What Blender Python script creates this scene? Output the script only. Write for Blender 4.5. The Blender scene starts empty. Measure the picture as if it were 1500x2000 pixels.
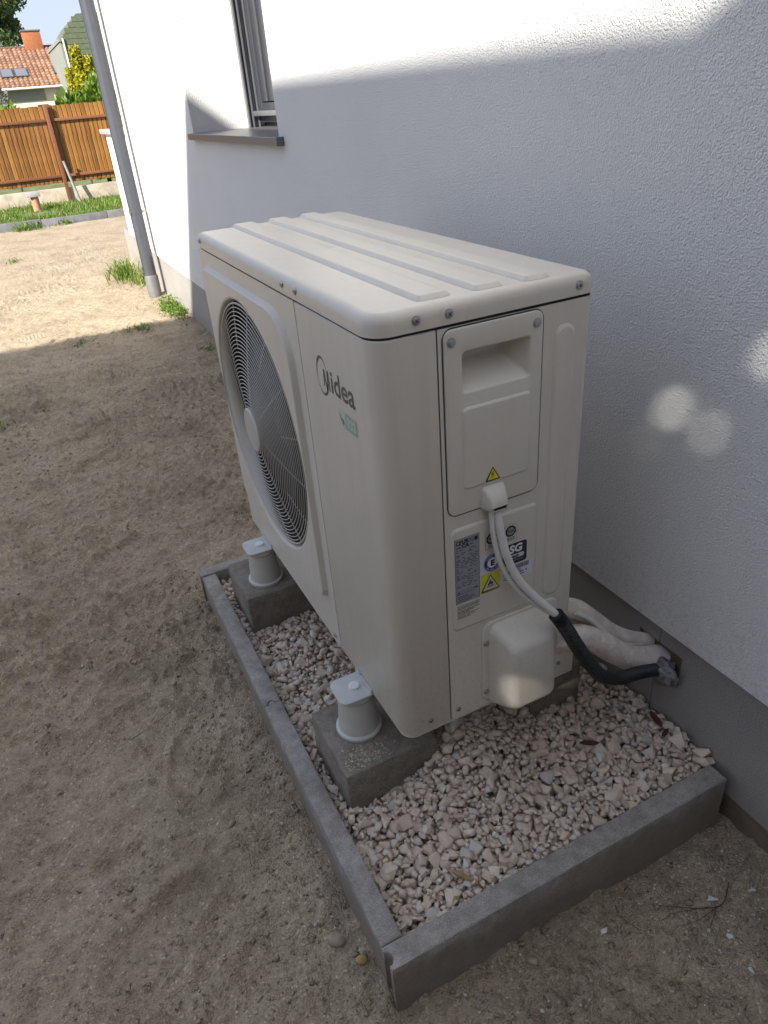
import bpy, bmesh, math, random
import numpy as np
from mathutils import Vector, Matrix, Quaternion

random.seed(7)
rng = np.random.default_rng(7)
PI = math.pi
sc = bpy.context.scene
COL = sc.collection

# ------------------------------------------------------------------ camera, sky, sun, exposure
CAM = Vector((-1.05638, -0.82783, 1.46567))
cR = Vector((0.892316, -0.445057, -0.075473))
cU = Vector((0.285685, 0.427323, 0.857776))
cF = Vector((0.349508, 0.786969, -0.508453))
cam_d = bpy.data.cameras.new('camera')
cam = bpy.data.objects.new('camera', cam_d)
COL.objects.link(cam)
M = Matrix((cR, cU, -cF)).transposed().to_4x4()
M.translation = CAM
cam.matrix_world = M
cam_d.sensor_fit = 'HORIZONTAL'
cam_d.sensor_width = 36.0
cam_d.lens = 1390.757 / 1500 * 36.0
cam_d.clip_start = 0.02
cam_d.clip_end = 2000
sc.camera = cam

SUN = Vector((1.0, 0.64, -0.77)).normalized()        # direction the sunlight travels
w = bpy.data.worlds.new('World')
sc.world = w
w.use_nodes = True
nt = w.node_tree
nt.nodes.clear()
sky = nt.nodes.new('ShaderNodeTexSky')
sky.sky_type = 'NISHITA'
sky.sun_disc = False
sky.sun_elevation = math.asin(-SUN.z)
sky.sun_rotation = math.atan2(-SUN.x, -SUN.y)
sky.air_density = 1.0
sky.dust_density = 0.4
sky.ozone_density = 4.0
bg = nt.nodes.new('ShaderNodeBackground')
bg.inputs['Strength'].default_value = 0.15
out = nt.nodes.new('ShaderNodeOutputWorld')
gm = nt.nodes.new('ShaderNodeGamma')          # evens out the clear sky as hazy air does, the same everywhere
gm.inputs[1].default_value = 0.12
tn = nt.nodes.new('ShaderNodeMix')
tn.data_type = 'RGBA'
tn.blend_type = 'MULTIPLY'
tn.inputs[0].default_value = 1.0
tn.inputs[7].default_value = (0.785, 0.862, 1.055, 1)
nt.links.new(sky.outputs[0], gm.inputs[0])
nt.links.new(gm.outputs[0], tn.inputs[6])
nt.links.new(tn.outputs[2], bg.inputs[0])
nt.links.new(bg.outputs[0], out.inputs[0])

sun_d = bpy.data.lights.new('sun', 'SUN')
sun_d.energy = 2.0
sun_d.angle = math.radians(0.53)
sun_d.color = (1.0, 0.95, 0.86)
sun_o = bpy.data.objects.new('sun', sun_d)
COL.objects.link(sun_o)
sun_o.rotation_mode = 'QUATERNION'
sun_o.rotation_quaternion = SUN.to_track_quat('-Z', 'Y')
sun_o.location = (-20, -12, 20)

vs = sc.view_settings
vs.view_transform = 'Standard'
vs.look = 'None'
vs.gamma = 1
vs.use_curve_mapping = False
vs.exposure = 2.4
sc.cycles.max_bounces = 8
sc.cycles.diffuse_bounces = 5

# ------------------------------------------------------------------ materials
def new_mat(name):
    m = bpy.data.materials.new(name)
    m.use_nodes = True
    t = m.node_tree
    b = t.nodes['Principled BSDF']
    return m, t, b

def ramp(t, src, stops):
    r = t.nodes.new('ShaderNodeValToRGB')
    e = r.color_ramp.elements
    while len(e) < len(stops):
        e.new(0.5)
    for i, (p, c) in enumerate(stops):
        e[i].position = p
        e[i].color = (*c, 1) if len(c) == 3 else c
    t.links.new(src, r.inputs[0])
    return r

def coords(t, scale=(1, 1, 1), kind='Object'):
    tc = t.nodes.new('ShaderNodeTexCoord')
    mp = t.nodes.new('ShaderNodeMapping')
    mp.inputs['Scale'].default_value = scale
    t.links.new(tc.outputs[kind], mp.inputs[0])
    return mp.outputs[0]

def noise(t, vec, scale, detail=3, rough=0.55):
    n = t.nodes.new('ShaderNodeTexNoise')
    n.inputs['Scale'].default_value = scale
    n.inputs['Detail'].default_value = detail
    n.inputs['Roughness'].default_value = rough
    if vec is not None:
        t.links.new(vec, n.inputs['Vector'])
    return n.outputs['Fac']

def math_n(t, op, a, b=None):
    n = t.nodes.new('ShaderNodeMath')
    n.operation = op
    for i, v in enumerate((a, b)):
        if v is None:
            continue
        if isinstance(v, (int, float)):
            n.inputs[i].default_value = v
        else:
            t.links.new(v, n.inputs[i])
    return n.outputs[0]

def mixc(t, fac, a, b, mode='MIX'):
    n = t.nodes.new('ShaderNodeMix')
    n.data_type = 'RGBA'
    n.blend_type = mode
    ins = [n.inputs[0], n.inputs[6], n.inputs[7]]
    for i, v in zip(ins, (fac, a, b)):
        if isinstance(v, (int, float)):
            i.default_value = v
        elif isinstance(v, tuple):
            i.default_value = (*v, 1) if len(v) == 3 else v
        else:
            t.links.new(v, i)
    return n.outputs[2]

def bump(t, b, h, strength=0.3, dist=0.002):
    n = t.nodes.new('ShaderNodeBump')
    n.inputs['Strength'].default_value = strength
    n.inputs['Distance'].default_value = dist
    t.links.new(h, n.inputs['Height'])
    t.links.new(n.outputs[0], b.inputs['Normal'])

def simple(name, col, rough=0.5, var=0.08, scale=8.0, metal=0.0, bs=0.0, bscale=200, bd=0.001, spec=0.5):
    m, t, b = new_mat(name)
    v = coords(t)
    n = noise(t, v, scale, 4)
    lo = tuple(c * (1 - var) for c in col)
    hi = tuple(min(1, c * (1 + var)) for c in col)
    r = ramp(t, n, [(0.3, lo), (0.7, hi)])
    t.links.new(r.outputs[0], b.inputs['Base Color'])
    b.inputs['Roughness'].default_value = rough
    b.inputs['Metallic'].default_value = metal
    b.inputs['Specular IOR Level'].default_value = spec
    if bs > 0:
        bump(t, b, noise(t, v, bscale, 3), bs, bd)
    return m

def make_casing(name, col, rough):
    m, t, b = new_mat(name)
    v = coords(t)
    n = noise(t, v, 4, 4)
    r = ramp(t, n, [(0.3, tuple(c * 0.97 for c in col)), (0.7, tuple(c * 1.03 for c in col))]).outputs[0]
    # road dust: thin film in streaks, denser low down where rain splashes sand up
    sx = t.nodes.new('ShaderNodeSeparateXYZ')
    tc = t.nodes.new('ShaderNodeTexCoord')
    t.links.new(tc.outputs['Object'], sx.inputs[0])
    hgt = t.nodes.new('ShaderNodeMapRange')
    hgt.inputs['From Min'].default_value = 0.75
    hgt.inputs['From Max'].default_value = 0.32
    t.links.new(sx.outputs['Z'], hgt.inputs['Value'])
    spk = ramp(t, noise(t, v, 160, 3, 0.7), [(0.56, (0, 0, 0)), (0.70, (1, 1, 1))]).outputs[0]
    strk = ramp(t, noise(t, coords(t, (30, 30, 1.8)), 1.6, 4, 0.6), [(0.45, (0, 0, 0)), (0.75, (1, 1, 1))]).outputs[0]
    f = math_n(t, 'ADD', math_n(t, 'MULTIPLY', math_n(t, 'MULTIPLY', hgt.outputs[0], spk), 0.5), math_n(t, 'MULTIPLY', strk, 0.10))
    t.links.new(mixc(t, f, r, (0.36, 0.29, 0.21)), b.inputs['Base Color'])
    b.inputs['Roughness'].default_value = rough
    h = math_n(t, 'ADD', math_n(t, 'MULTIPLY', noise(t, v, 3.5, 2), 3.0), math_n(t, 'MULTIPLY', noise(t, v, 900, 2), 0.02))
    bump(t, b, h, 0.12, 0.004)
    return m

def make_stucco():
    m, t, b = new_mat('white_stucco')
    v = coords(t)
    big = noise(t, v, 1.3, 5, 0.62)
    r = ramp(t, big, [(0.3, (0.81, 0.802, 0.79)), (0.7, (0.865, 0.858, 0.848))]).outputs[0]
    sx = t.nodes.new('ShaderNodeSeparateXYZ')
    tc = t.nodes.new('ShaderNodeTexCoord')
    t.links.new(tc.outputs['Object'], sx.inputs[0])
    hgt = t.nodes.new('ShaderNodeMapRange')
    hgt.inputs['From Min'].default_value = 0.62
    hgt.inputs['From Max'].default_value = 0.36
    t.links.new(sx.outputs['Z'], hgt.inputs['Value'])
    spk = ramp(t, noise(t, v, 60, 5, 0.7), [(0.50, (0, 0, 0)), (0.72, (1, 1, 1))]).outputs[0]
    t.links.new(mixc(t, math_n(t, 'MULTIPLY', math_n(t, 'MULTIPLY', hgt.outputs[0], spk), 0.45), r, (0.42, 0.35, 0.26)), b.inputs['Base Color'])
    b.inputs['Roughness'].default_value = 0.9
    b.inputs['Specular IOR Level'].default_value = 0.25
    n1 = noise(t, v, 260, 2.5, 0.6)
    n2 = noise(t, v, 130, 1.5, 0.5)
    h = math_n(t, 'ADD', n1, math_n(t, 'MULTIPLY', n2, 0.6))
    bump(t, b, h, 1.0, 0.0055)
    return m

def make_plinth():
    m, t, b = new_mat('grey_plinth_render')
    v = coords(t)
    sp = noise(t, v, 420, 1.5, 0.7)
    big = noise(t, v, 2.2, 4)
    c = ramp(t, sp, [(0.35, (0.225, 0.213, 0.207)), (0.52, (0.315, 0.30, 0.29)), (0.72, (0.46, 0.44, 0.42))]).outputs[0]
    d = ramp(t, big, [(0.3, (0.82, 0.82, 0.84)), (0.7, (1.05, 1.04, 1.0))]).outputs[0]
    sx = t.nodes.new('ShaderNodeSeparateXYZ')
    tc = t.nodes.new('ShaderNodeTexCoord')
    t.links.new(tc.outputs['Object'], sx.inputs[0])
    hgt = t.nodes.new('ShaderNodeMapRange')
    hgt.inputs['From Min'].default_value = 0.34
    hgt.inputs['From Max'].default_value = 0.02
    t.links.new(sx.outputs['Z'], hgt.inputs['Value'])
    spk = ramp(t, noise(t, v, 34, 6, 0.72), [(0.42, (0, 0, 0)), (0.72, (1, 1, 1))]).outputs[0]
    c = mixc(t, math_n(t, 'MULTIPLY', math_n(t, 'MULTIPLY', hgt.outputs[0], spk), 0.7), mixc(t, 1.0, c, d, 'MULTIPLY'), (0.36, 0.29, 0.21))
    t.links.new(c, b.inputs['Base Color'])
    b.inputs['Roughness'].default_value = 0.8
    bump(t, b, sp, 0.25, 0.0015)
    return m

def make_concrete(name, a, bcol, light=None):
    m, t, b = new_mat(name)
    v = coords(t)
    sp = noise(t, v, 520, 2, 0.7)
    mid = noise(t, v, 40, 5, 0.65)
    big = noise(t, v, 5, 4)
    c = ramp(t, sp, [(0.28, tuple(x * 0.66 for x in a)), (0.45, a), (0.6, bcol), (0.75, tuple(min(1, x * 1.45) for x in bcol))]).outputs[0]
    d = ramp(t, mid, [(0.3, (0.75, 0.74, 0.73)), (0.7, (1.08, 1.08, 1.07))]).outputs[0]
    e = ramp(t, big, [(0.35, (0.8, 0.79, 0.77)), (0.65, (1.06, 1.06, 1.06))]).outputs[0]
    c = mixc(t, 1.0, mixc(t, 1.0, c, d, 'MULTIPLY'), e, 'MULTIPLY')
    # soil staining that creeps up from the ground in patches
    sx = t.nodes.new('ShaderNodeSeparateXYZ')
    tc = t.nodes.new('ShaderNodeTexCoord')
    t.links.new(tc.outputs['Object'], sx.inputs[0])
    hz = math_n(t, 'ADD', sx.outputs['Z'], math_n(t, 'MULTIPLY', noise(t, v, 14, 4), -0.16))
    f = ramp(t, hz, [(-0.0 + 0.0, (1, 1, 1)), (0.03, (0, 0, 0))]).outputs[0]
    c = mixc(t, math_n(t, 'MULTIPLY', f, 0.65), c, (0.21, 0.17, 0.125))
    t.links.new(c, b.inputs['Base Color'])
    b.inputs['Roughness'].default_value = 0.92
    b.inputs['Specular IOR Level'].default_value = 0.25
    h = math_n(t, 'ADD', sp, math_n(t, 'MULTIPLY', mid, 1.5))
    bump(t, b, h, 0.5, 0.0015)
    return m

def make_stone(name, tone):
    m, t, b = new_mat(name)
    v = coords(t)
    g = t.nodes.new('ShaderNodeNewGeometry')
    oi = t.nodes.new('ShaderNodeObjectInfo')
    rnd = math_n(t, 'FRACT', math_n(t, 'ADD', g.outputs['Random Per Island'], oi.outputs['Random']))
    c = ramp(t, rnd, tone)
    c.color_ramp.interpolation = 'CONSTANT' if False else 'LINEAR'
    n = noise(t, v, 120, 4, 0.65)
    d = ramp(t, n, [(0.3, (0.84, 0.83, 0.81)), (0.7, (1.1, 1.1, 1.09))]).outputs[0]
    t.links.new(mixc(t, 1.0, c.outputs[0], d, 'MULTIPLY'), b.inputs['Base Color'])
    b.inputs['Roughness'].default_value = 0.85
    b.inputs['Specular IOR Level'].default_value = 0.3
    bump(t, b, noise(t, v, 260, 4, 0.7), 0.45, 0.0015)
    return m

def make_sand():
    m, t, b = new_mat('trodden_sand')
    v = coords(t)
    fine = noise(t, v, 700, 2, 0.7)
    mid = noise(t, v, 55, 6, 0.7)
    big = noise(t, v, 2.6, 7, 0.68)
    c = ramp(t, big, [(0.33, (0.385, 0.305, 0.222)), (0.52, (0.497, 0.402, 0.288)), (0.75, (0.56, 0.46, 0.348))]).outputs[0]
    d = ramp(t, mid, [(0.28, (0.66, 0.645, 0.62)), (0.47, (0.98, 0.98, 0.98)), (0.75, (1.18, 1.17, 1.15))]).outputs[0]
    e = ramp(t, fine, [(0.25, (0.72, 0.71, 0.70)), (0.5, (1, 1, 1)), (0.78, (1.25, 1.23, 1.2))]).outputs[0]
    c = mixc(t, 1.0, mixc(t, 1.0, c, d, 'MULTIPLY'), e, 'MULTIPLY')
    vg = t.nodes.new('ShaderNodeTexVoronoi')
    vg.inputs['Scale'].default_value = 230
    t.links.new(v, vg.inputs['Vector'])
    gsep = t.nodes.new('ShaderNodeSeparateColor')
    t.links.new(vg.outputs['Color'], gsep.inputs[0])
    gr = ramp(t, gsep.outputs[0], [(0.0, (0.72, 0.71, 0.70)), (0.15, (0.93, 0.93, 0.93)), (0.85, (1.04, 1.04, 1.04)), (0.95, (1.10, 1.10, 1.09)), (1.0, (1.6, 1.58, 1.52))]).outputs[0]
    c = mixc(t, 1.0, c, gr, 'MULTIPLY')
    t.links.new(c, b.inputs['Base Color'])
    b.inputs['Roughness'].default_value = 0.97
    b.inputs['Specular IOR Level'].default_value = 0.12
    h = math_n(t, 'ADD', math_n(t, 'MULTIPLY', fine, 0.3), math_n(t, 'MULTIPLY', mid, 1.2))
    h = math_n(t, 'ADD', h, noise(t, v, 180, 4, 0.7))
    h = math_n(t, 'ADD', h, math_n(t, 'MULTIPLY', vg.outputs['Distance'], -0.9))
    h = math_n(t, 'ADD', h, noise(t, v, 95, 3, 0.75))
    bump(t, b, h, 0.85, 0.008)
    return m

def make_leaf(name, stops, rough=0.55, sss=0.0):
    m, t, b = new_mat(name)
    g = t.nodes.new('ShaderNodeNewGeometry')
    c = ramp(t, g.outputs['Random Per Island'], stops)
    t.links.new(c.outputs[0], b.inputs['Base Color'])
    b.inputs['Roughness'].default_value = rough
    b.inputs['Specular IOR Level'].default_value = 0.35
    tr = t.nodes.new('ShaderNodeBsdfTranslucent')
    t.links.new(c.outputs[0], tr.inputs[0])
    mx = t.nodes.new('ShaderNodeMixShader')
    mx.inputs[0].default_value = 0.3
    o = t.nodes['Material Output']
    t.links.new(b.outputs[0], mx.inputs[1])
    t.links.new(tr.outputs[0], mx.inputs[2])
    t.links.new(mx.outputs[0], o.inputs[0])
    return m

def make_board():
    m, t, b = new_mat('wood_look_board')
    v = coords(t, (22, 22, 1.6))
    g = t.nodes.new('ShaderNodeObjectInfo')
    n = noise(t, v, 2.4, 5, 0.6)
    n2 = math_n(t, 'ADD', n, math_n(t, 'MULTIPLY', math_n(t, 'SUBTRACT', g.outputs['Random'], 0.5), 0.22))
    c = ramp(t, n2, [(0.25, (0.075, 0.027, 0.006)), (0.42, (0.165, 0.068, 0.014)), (0.58, (0.265, 0.12, 0.026)), (0.75, (0.35, 0.17, 0.042))])
    t.links.new(c.outputs[0], b.inputs['Base Color'])
    b.inputs['Roughness'].default_value = 0.5
    return m

def make_roof_tile():
    m, t, b = new_mat('red_clay_tile')
    g = t.nodes.new('ShaderNodeNewGeometry')
    oi = t.nodes.new('ShaderNodeObjectInfo')
    rnd = math_n(t, 'FRACT', math_n(t, 'ADD', g.outputs['Random Per Island'], oi.outputs['Random']))
    c = ramp(t, rnd, [(0.0, (0.20, 0.10, 0.058)), (0.5, (0.27, 0.14, 0.082)), (1.0, (0.34, 0.20, 0.125))])
    t.links.new(c.outputs[0], b.inputs['Base Color'])
    b.inputs['Roughness'].default_value = 0.8
    return m

STUCCO = make_stucco()
PLINTH = make_plinth()
KERB = make_concrete('kerb_concrete', (0.325, 0.298, 0.272), (0.40, 0.368, 0.338))
BLOCK = make_concrete('block_concrete', (0.225, 0.195, 0.162), (0.32, 0.283, 0.24))
STONE = make_stone('crushed_limestone', [(0.0, (0.54, 0.43, 0.34)), (0.15, (0.63, 0.51, 0.41)), (0.5, (0.69, 0.575, 0.465)), (0.78, (0.63, 0.54, 0.45)), (0.93, (0.57, 0.52, 0.465)), (1.0, (0.77, 0.67, 0.565))])
GRIT = make_stone('sand_pebble', [(0.0, (0.22, 0.175, 0.12)), (0.4, (0.33, 0.265, 0.19)), (0.75, (0.38, 0.33, 0.26)), (1.0, (0.58, 0.54, 0.46))])
SAND = make_sand()
IVORY = make_casing('ivory_powder_coat', (0.63, 0.58, 0.505), 0.40)
PLASTIC = make_casing('ivory_plastic', (0.64, 0.595, 0.52), 0.45)
FOOTM = simple('pale_grey_rubber', (0.52, 0.505, 0.455), 0.55, 0.05, 30)
GALV = simple('galvanised_bracket', (0.52, 0.515, 0.50), 0.5, 0.06, 40, metal=0.0)
BOLTM = simple('white_bolt_cap', (0.75, 0.75, 0.74), 0.4, 0.03, 40)
WIRE = simple('grille_wire', (0.50, 0.47, 0.42), 0.4, 0.02, 20)
DARK = simple('dark_interior', (0.022, 0.020, 0.024), 0.6, 0.2, 20)
FANM = simple('fan_plastic', (0.03, 0.027, 0.03), 0.4, 0.1, 10)
SHROUD = simple('shroud_plastic', (0.045, 0.04, 0.042), 0.5, 0.1, 10)
GAP = simple('shadow_gap', (0.05, 0.047, 0.045), 0.8, 0.1, 20)
SCREW = simple('screw_steel', (0.45, 0.44, 0.43), 0.35, 0.1, 300, metal=0.9)
SCREWD = simple('screw_recess', (0.06, 0.055, 0.05), 0.5, 0.1, 300)
LOGO = simple('logo_brown_grey', (0.115, 0.10, 0.09), 0.4, 0.05, 30)
GREEN = simple('tag_green', (0.30, 0.43, 0.34), 0.4, 0.05, 30)
GREENL = simple('tag_pale', (0.50, 0.55, 0.47), 0.4, 0.05, 30)
BLACKP = simple('print_black', (0.018, 0.017, 0.018), 0.5, 0.1, 30)
WHITEP = simple('print_white', (0.78, 0.78, 0.78), 0.45, 0.03, 30)
PLATE = simple('rating_plate_grey', (0.30, 0.305, 0.33), 0.4, 0.05, 60)
YEL = simple('warning_yellow', (0.72, 0.62, 0.03), 0.45, 0.04, 30)
YELG = simple('flammable_yellow', (0.62, 0.60, 0.06), 0.45, 0.04, 30)
CREAMP = simple('print_cream', (0.62, 0.58, 0.46), 0.45, 0.04, 30)
NAVY = simple('print_navy', (0.022, 0.035, 0.20), 0.45, 0.05, 30)
AUBER = simple('print_dark_violet', (0.026, 0.02, 0.038), 0.45, 0.05, 30)
PALEB = simple('sticker_pale', (0.60, 0.62, 0.68), 0.45, 0.03, 30)
FLAME = simple('print_flame', (0.10, 0.02, 0.02), 0.45, 0.05, 30)
CABLE = simple('white_cable', (0.64, 0.62, 0.58), 0.42, 0.05, 30, bs=0.15, bscale=120, bd=0.001)
INSUL = simple('white_pipe_insulation', (0.66, 0.58, 0.51), 0.6, 0.16, 35, bs=0.9, bscale=55, bd=0.005)
CONDUIT = simple('black_conduit', (0.012, 0.012, 0.014), 0.35, 0.3, 60)
FOIL = simple('grey_filler_foam', (0.17, 0.16, 0.165), 0.4, 0.6, 90, bs=0.8, bscale=150, bd=0.004)
DPIPE = simple('anthracite_downpipe', (0.062, 0.068, 0.082), 0.38, 0.08, 18)
DPIPE2 = simple('grey_standpipe', (0.14, 0.14, 0.145), 0.6, 0.12, 25)
FRAME = simple('anthracite_frame', (0.050, 0.053, 0.064), 0.35, 0.05, 20)
RAILM = simple('steel_track', (0.15, 0.155, 0.17), 0.35, 0.05, 20, metal=0.2)
GLASS = simple('dark_window_glass', (0.035, 0.04, 0.05), 0.05, 0.05, 3, spec=0.8)
SILL = simple('speckled_grey_sill', (0.135, 0.13, 0.14), 0.32, 0.35, 300)
COPING = simple('grey_coping', (0.34, 0.33, 0.33), 0.6, 0.2, 150)
SOIL = simple('foundation_clay', (0.19, 0.15, 0.11), 0.95, 0.25, 15, bs=0.5, bscale=60, bd=0.004)
BOARD = make_board()
BROWN = simple('brown_painted_steel', (0.20, 0.078, 0.038), 0.45, 0.1, 20)
FKERB = simple('old_concrete', (0.43, 0.365, 0.28), 0.9, 0.25, 6, bs=0.4, bscale=30, bd=0.01)
EDGE = simple('dark_edging', (0.15, 0.15, 0.155), 0.85, 0.2, 8)
TERRA = simple('terracotta_pipe', (0.47, 0.225, 0.145), 0.7, 0.12, 20)
STEEL = simple('stake_steel', (0.24, 0.24, 0.235), 0.5, 0.2, 20)
LAWN = simple('lawn_soil', (0.12, 0.14, 0.05), 0.95, 0.4, 3, bs=0.6, bscale=20, bd=0.03)
TILE = make_roof_tile()
HOUSEW = simple('cream_render', (0.60, 0.56, 0.46), 0.9, 0.06, 1)
HOUSEG = simple('grey_green_shaded_render', (0.22, 0.23, 0.205), 0.9, 0.08, 1)  # grey-green render; its dark tone also paints walls in shade
SHINGLE = simple('green_grey_cladding', (0.105, 0.125, 0.075), 0.9, 0.2, 6, bs=0.3, bscale=12, bd=0.03)
WHITEPAINT = simple('white_paint', (0.78, 0.77, 0.73), 0.5, 0.05, 3)
BRICKC = simple('brick_chimney', (0.34, 0.12, 0.05), 0.85, 0.2, 9)
SLATE = simple('roof_window_glass', (0.16, 0.15, 0.17), 0.12, 0.1, 1)
GRASS = make_leaf('grass_blade', [(0.0, (0.06, 0.13, 0.015)), (0.5, (0.13, 0.22, 0.028)), (0.85, (0.20, 0.29, 0.05)), (1.0, (0.38, 0.33, 0.13))])
WEED = make_leaf('weed_leaf', [(0.0, (0.065, 0.15, 0.02)), (0.6, (0.13, 0.23, 0.035)), (1.0, (0.24, 0.30, 0.07))])
THUJA = make_leaf('golden_thuja_leaf', [(0.0, (0.11, 0.15, 0.010)), (0.4, (0.30, 0.30, 0.015)), (1.0, (0.58, 0.48, 0.02))])
LAUREL = make_leaf('laurel_leaf', [(0.0, (0.06, 0.13, 0.016)), (0.6, (0.16, 0.26, 0.03)), (1.0, (0.34, 0.42, 0.08))])
TREEL = make_leaf('tree_leaf', [(0.0, (0.045, 0.085, 0.025)), (0.6, (0.095, 0.155, 0.05)), (1.0, (0.19, 0.24, 0.09))])
GREYBUSH = make_leaf('grey_bush_leaf', [(0.0, (0.12, 0.12, 0.09)), (1.0, (0.26, 0.25, 0.20))])
BARK = simple('bark', (0.10, 0.07, 0.045), 0.9, 0.3, 12)
DRYLEAF = simple('dry_leaf', (0.075, 0.028, 0.018), 0.7, 0.3, 60)
TWIG = simple('dry_twig', (0.10, 0.065, 0.045), 0.85, 0.3, 60)
SPLINT = simple('weathered_wood', (0.30, 0.205, 0.10), 0.8, 0.35, 90)
CHIP = simple('white_plaster', (0.66, 0.65, 0.63), 0.8, 0.06, 60)
YSTONE = simple('ochre_stone', (0.42, 0.29, 0.10), 0.8, 0.2, 60, bs=0.4, bscale=120)
GSTONE = simple('grey_brown_stone', (0.31, 0.25, 0.185), 0.85, 0.2, 70, bs=0.4, bscale=120)

# ------------------------------------------------------------------ helpers
def tag(o, label=None, cat=None, group=None, kind=None):
    if label: o['label'] = label
    if cat: o['category'] = cat
    if group: o['group'] = group
    if kind: o['kind'] = kind
    return o

def empty(name, loc=(0, 0, 0)):
    o = bpy.data.objects.new(name, None)
    o.location = loc
    o.empty_display_size = 0.05
    COL.objects.link(o)
    return o

def link(name, me, mat, parent=None, loc=None):
    o = bpy.data.objects.new(name, me)
    if mat is not None and len(me.materials) == 0:
        me.materials.append(mat)
    COL.objects.link(o)
    if parent is not None:
        o.parent = parent
        # geometry is given in world space: undo the parent's plain offset
        off = Vector((0, 0, 0))
        p = parent
        while p is not None:
            off += p.location
            p = p.parent
        o.location = -off if loc is None else Vector(loc) - off
    elif loc is not None:
        o.location = loc
    return o

def finish(bm, name, mat, parent=None, smooth=None, recalc=True):
    if recalc:
        bmesh.ops.recalc_face_normals(bm, faces=bm.faces[:])
    me = bpy.data.meshes.new(name)
    bm.to_mesh(me)
    bm.free()
    if smooth is not None:
        me.polygons.foreach_set('use_smooth', [True] * len(me.polygons))
        me.set_sharp_from_angle(angle=math.radians(smooth))
    return link(name, me, mat, parent)

def pydata(name, verts, faces, mat, parent=None, smooth=None):
    me = bpy.data.meshes.new(name)
    me.from_pydata([tuple(map(float, v)) for v in verts], [], faces)
    me.update()
    if smooth is not None:
        me.polygons.foreach_set('use_smooth', [True] * len(me.polygons))
        me.set_sharp_from_angle(angle=math.radians(smooth))
    return link(name, me, mat, parent)

def big_mesh(name, V, F, mat, parent=None, smooth=False):
    """V (n,3) array, F (m,k) array of equal-size faces."""
    me = bpy.data.meshes.new(name)
    n, (m, k) = len(V), F.shape
    me.vertices.add(n)
    me.vertices.foreach_set('co', np.ascontiguousarray(V, np.float32).ravel())
    me.loops.add(m * k)
    me.loops.foreach_set('vertex_index', np.ascontiguousarray(F, np.int32).ravel())
    me.polygons.add(m)
    me.polygons.foreach_set('loop_start', np.arange(0, m * k, k, dtype=np.int32))
    me.update(calc_edges=True)
    me.validate()
    if smooth:
        me.polygons.foreach_set('use_smooth', [True] * m)
    return link(name, me, mat, parent)

def add_box(bm, lo, hi, bev=0.0, seg=2):
    vs_ = [bm.verts.new((x, y, z)) for x in (lo[0], hi[0]) for y in (lo[1], hi[1]) for z in (lo[2], hi[2])]
    q = [(0, 1, 3, 2), (4, 6, 7, 5), (0, 4, 5, 1), (2, 3, 7, 6), (0, 2, 6, 4), (1, 5, 7, 3)]
    fs = [bm.faces.new([vs_[i] for i in f]) for f in q]
    if bev > 0:
        es = list({e for f in fs for e in f.edges})
        bmesh.ops.bevel(bm, geom=es, offset=bev, segments=seg, profile=0.5, affect='EDGES')

def box(name, lo, hi, mat, parent=None, bev=0.0, seg=2):
    bm = bmesh.new()
    add_box(bm, lo, hi, bev, seg)
    return finish(bm, name, mat, parent, smooth=40 if bev > 0 else None)

def boxes(name, lst, mat, parent=None, bev=0.0):
    bm = bmesh.new()
    for lo, hi in lst:
        add_box(bm, lo, hi, bev)
    return finish(bm, name, mat, parent, smooth=40 if bev > 0 else None)

def spline(pts, n=8):
    P = [Vector(p) for p in pts]
    P = [P[0] * 2 - P[1]] + P + [P[-1] * 2 - P[-2]]
    o = []
    for i in range(1, len(P) - 2):
        for j in range(n):
            t = j / n
            a, b, c, d = P[i - 1], P[i], P[i + 1], P[i + 2]
            o.append(0.5 * ((2 * b) + (c - a) * t + (2 * a - 5 * b + 4 * c - d) * t * t + (3 * b - a - 3 * c + d) * t ** 3))
    o.append(P[-2])
    return o

def add_tube(bm, pts, rad, n=10, flat=1.0, closed=False, cap=True):
    """rad: number or function(index, fraction)."""
    P = [Vector(p) for p in pts]
    m = len(P)
    up = None
    rings = []
    for i, p in enumerate(P):
        a = P[(i - 1) % m] if (closed or i > 0) else p
        b = P[(i + 1) % m] if (closed or i < m - 1) else p
        d = (b - a).normalized()
        if up is None:
            up = d.orthogonal().normalized()
        up = (up - d * up.dot(d)).normalized()
        s = d.cross(up)
        r = rad(i, i / max(1, m - 1)) if callable(rad) else rad
        rings.append([bm.verts.new(p + up * (math.cos(2 * PI * k / n) * r) + s * (math.sin(2 * PI * k / n) * r * flat)) for k in range(n)])
    cnt = m if closed else m - 1
    for i in range(cnt):
        A, B = rings[i], rings[(i + 1) % m]
        for k in range(n):
            bm.faces.new((A[k], A[(k + 1) % n], B[(k + 1) % n], B[k]))
    if cap and not closed:
        bm.faces.new(rings[0][::-1])
        bm.faces.new(rings[-1])

def tube(name, pts, rad, mat, parent=None, n=10, flat=1.0, closed=False):
    bm = bmesh.new()
    add_tube(bm, pts, rad, n, flat, closed)
    return finish(bm, name, mat, parent, smooth=60)

def add_lathe(bm, cx, cy, prof, n=32, ax=None):
    """prof: list of (radius, height); about the vertical through (cx, cy), or a custom frame (origin, u, v, w)."""
    rings = []
    for r, h in prof:
        ring = []
        for k in range(n):
            a = 2 * PI * k / n
            if ax is None:
                co = (cx + r * math.cos(a), cy + r * math.sin(a), h)
            else:
                o, u, v, w_ = ax
                co = o + u * (r * math.cos(a)) + v * (r * math.sin(a)) + w_ * h
            ring.append(bm.verts.new(co))
        rings.append(ring)
    for A, B in zip(rings[:-1], rings[1:]):
        for k in range(n):
            bm.faces.new((A[k], A[(k + 1) % n], B[(k + 1) % n], B[k]))
    bm.faces.new(rings[0][::-1])
    bm.faces.new(rings[-1])

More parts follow.
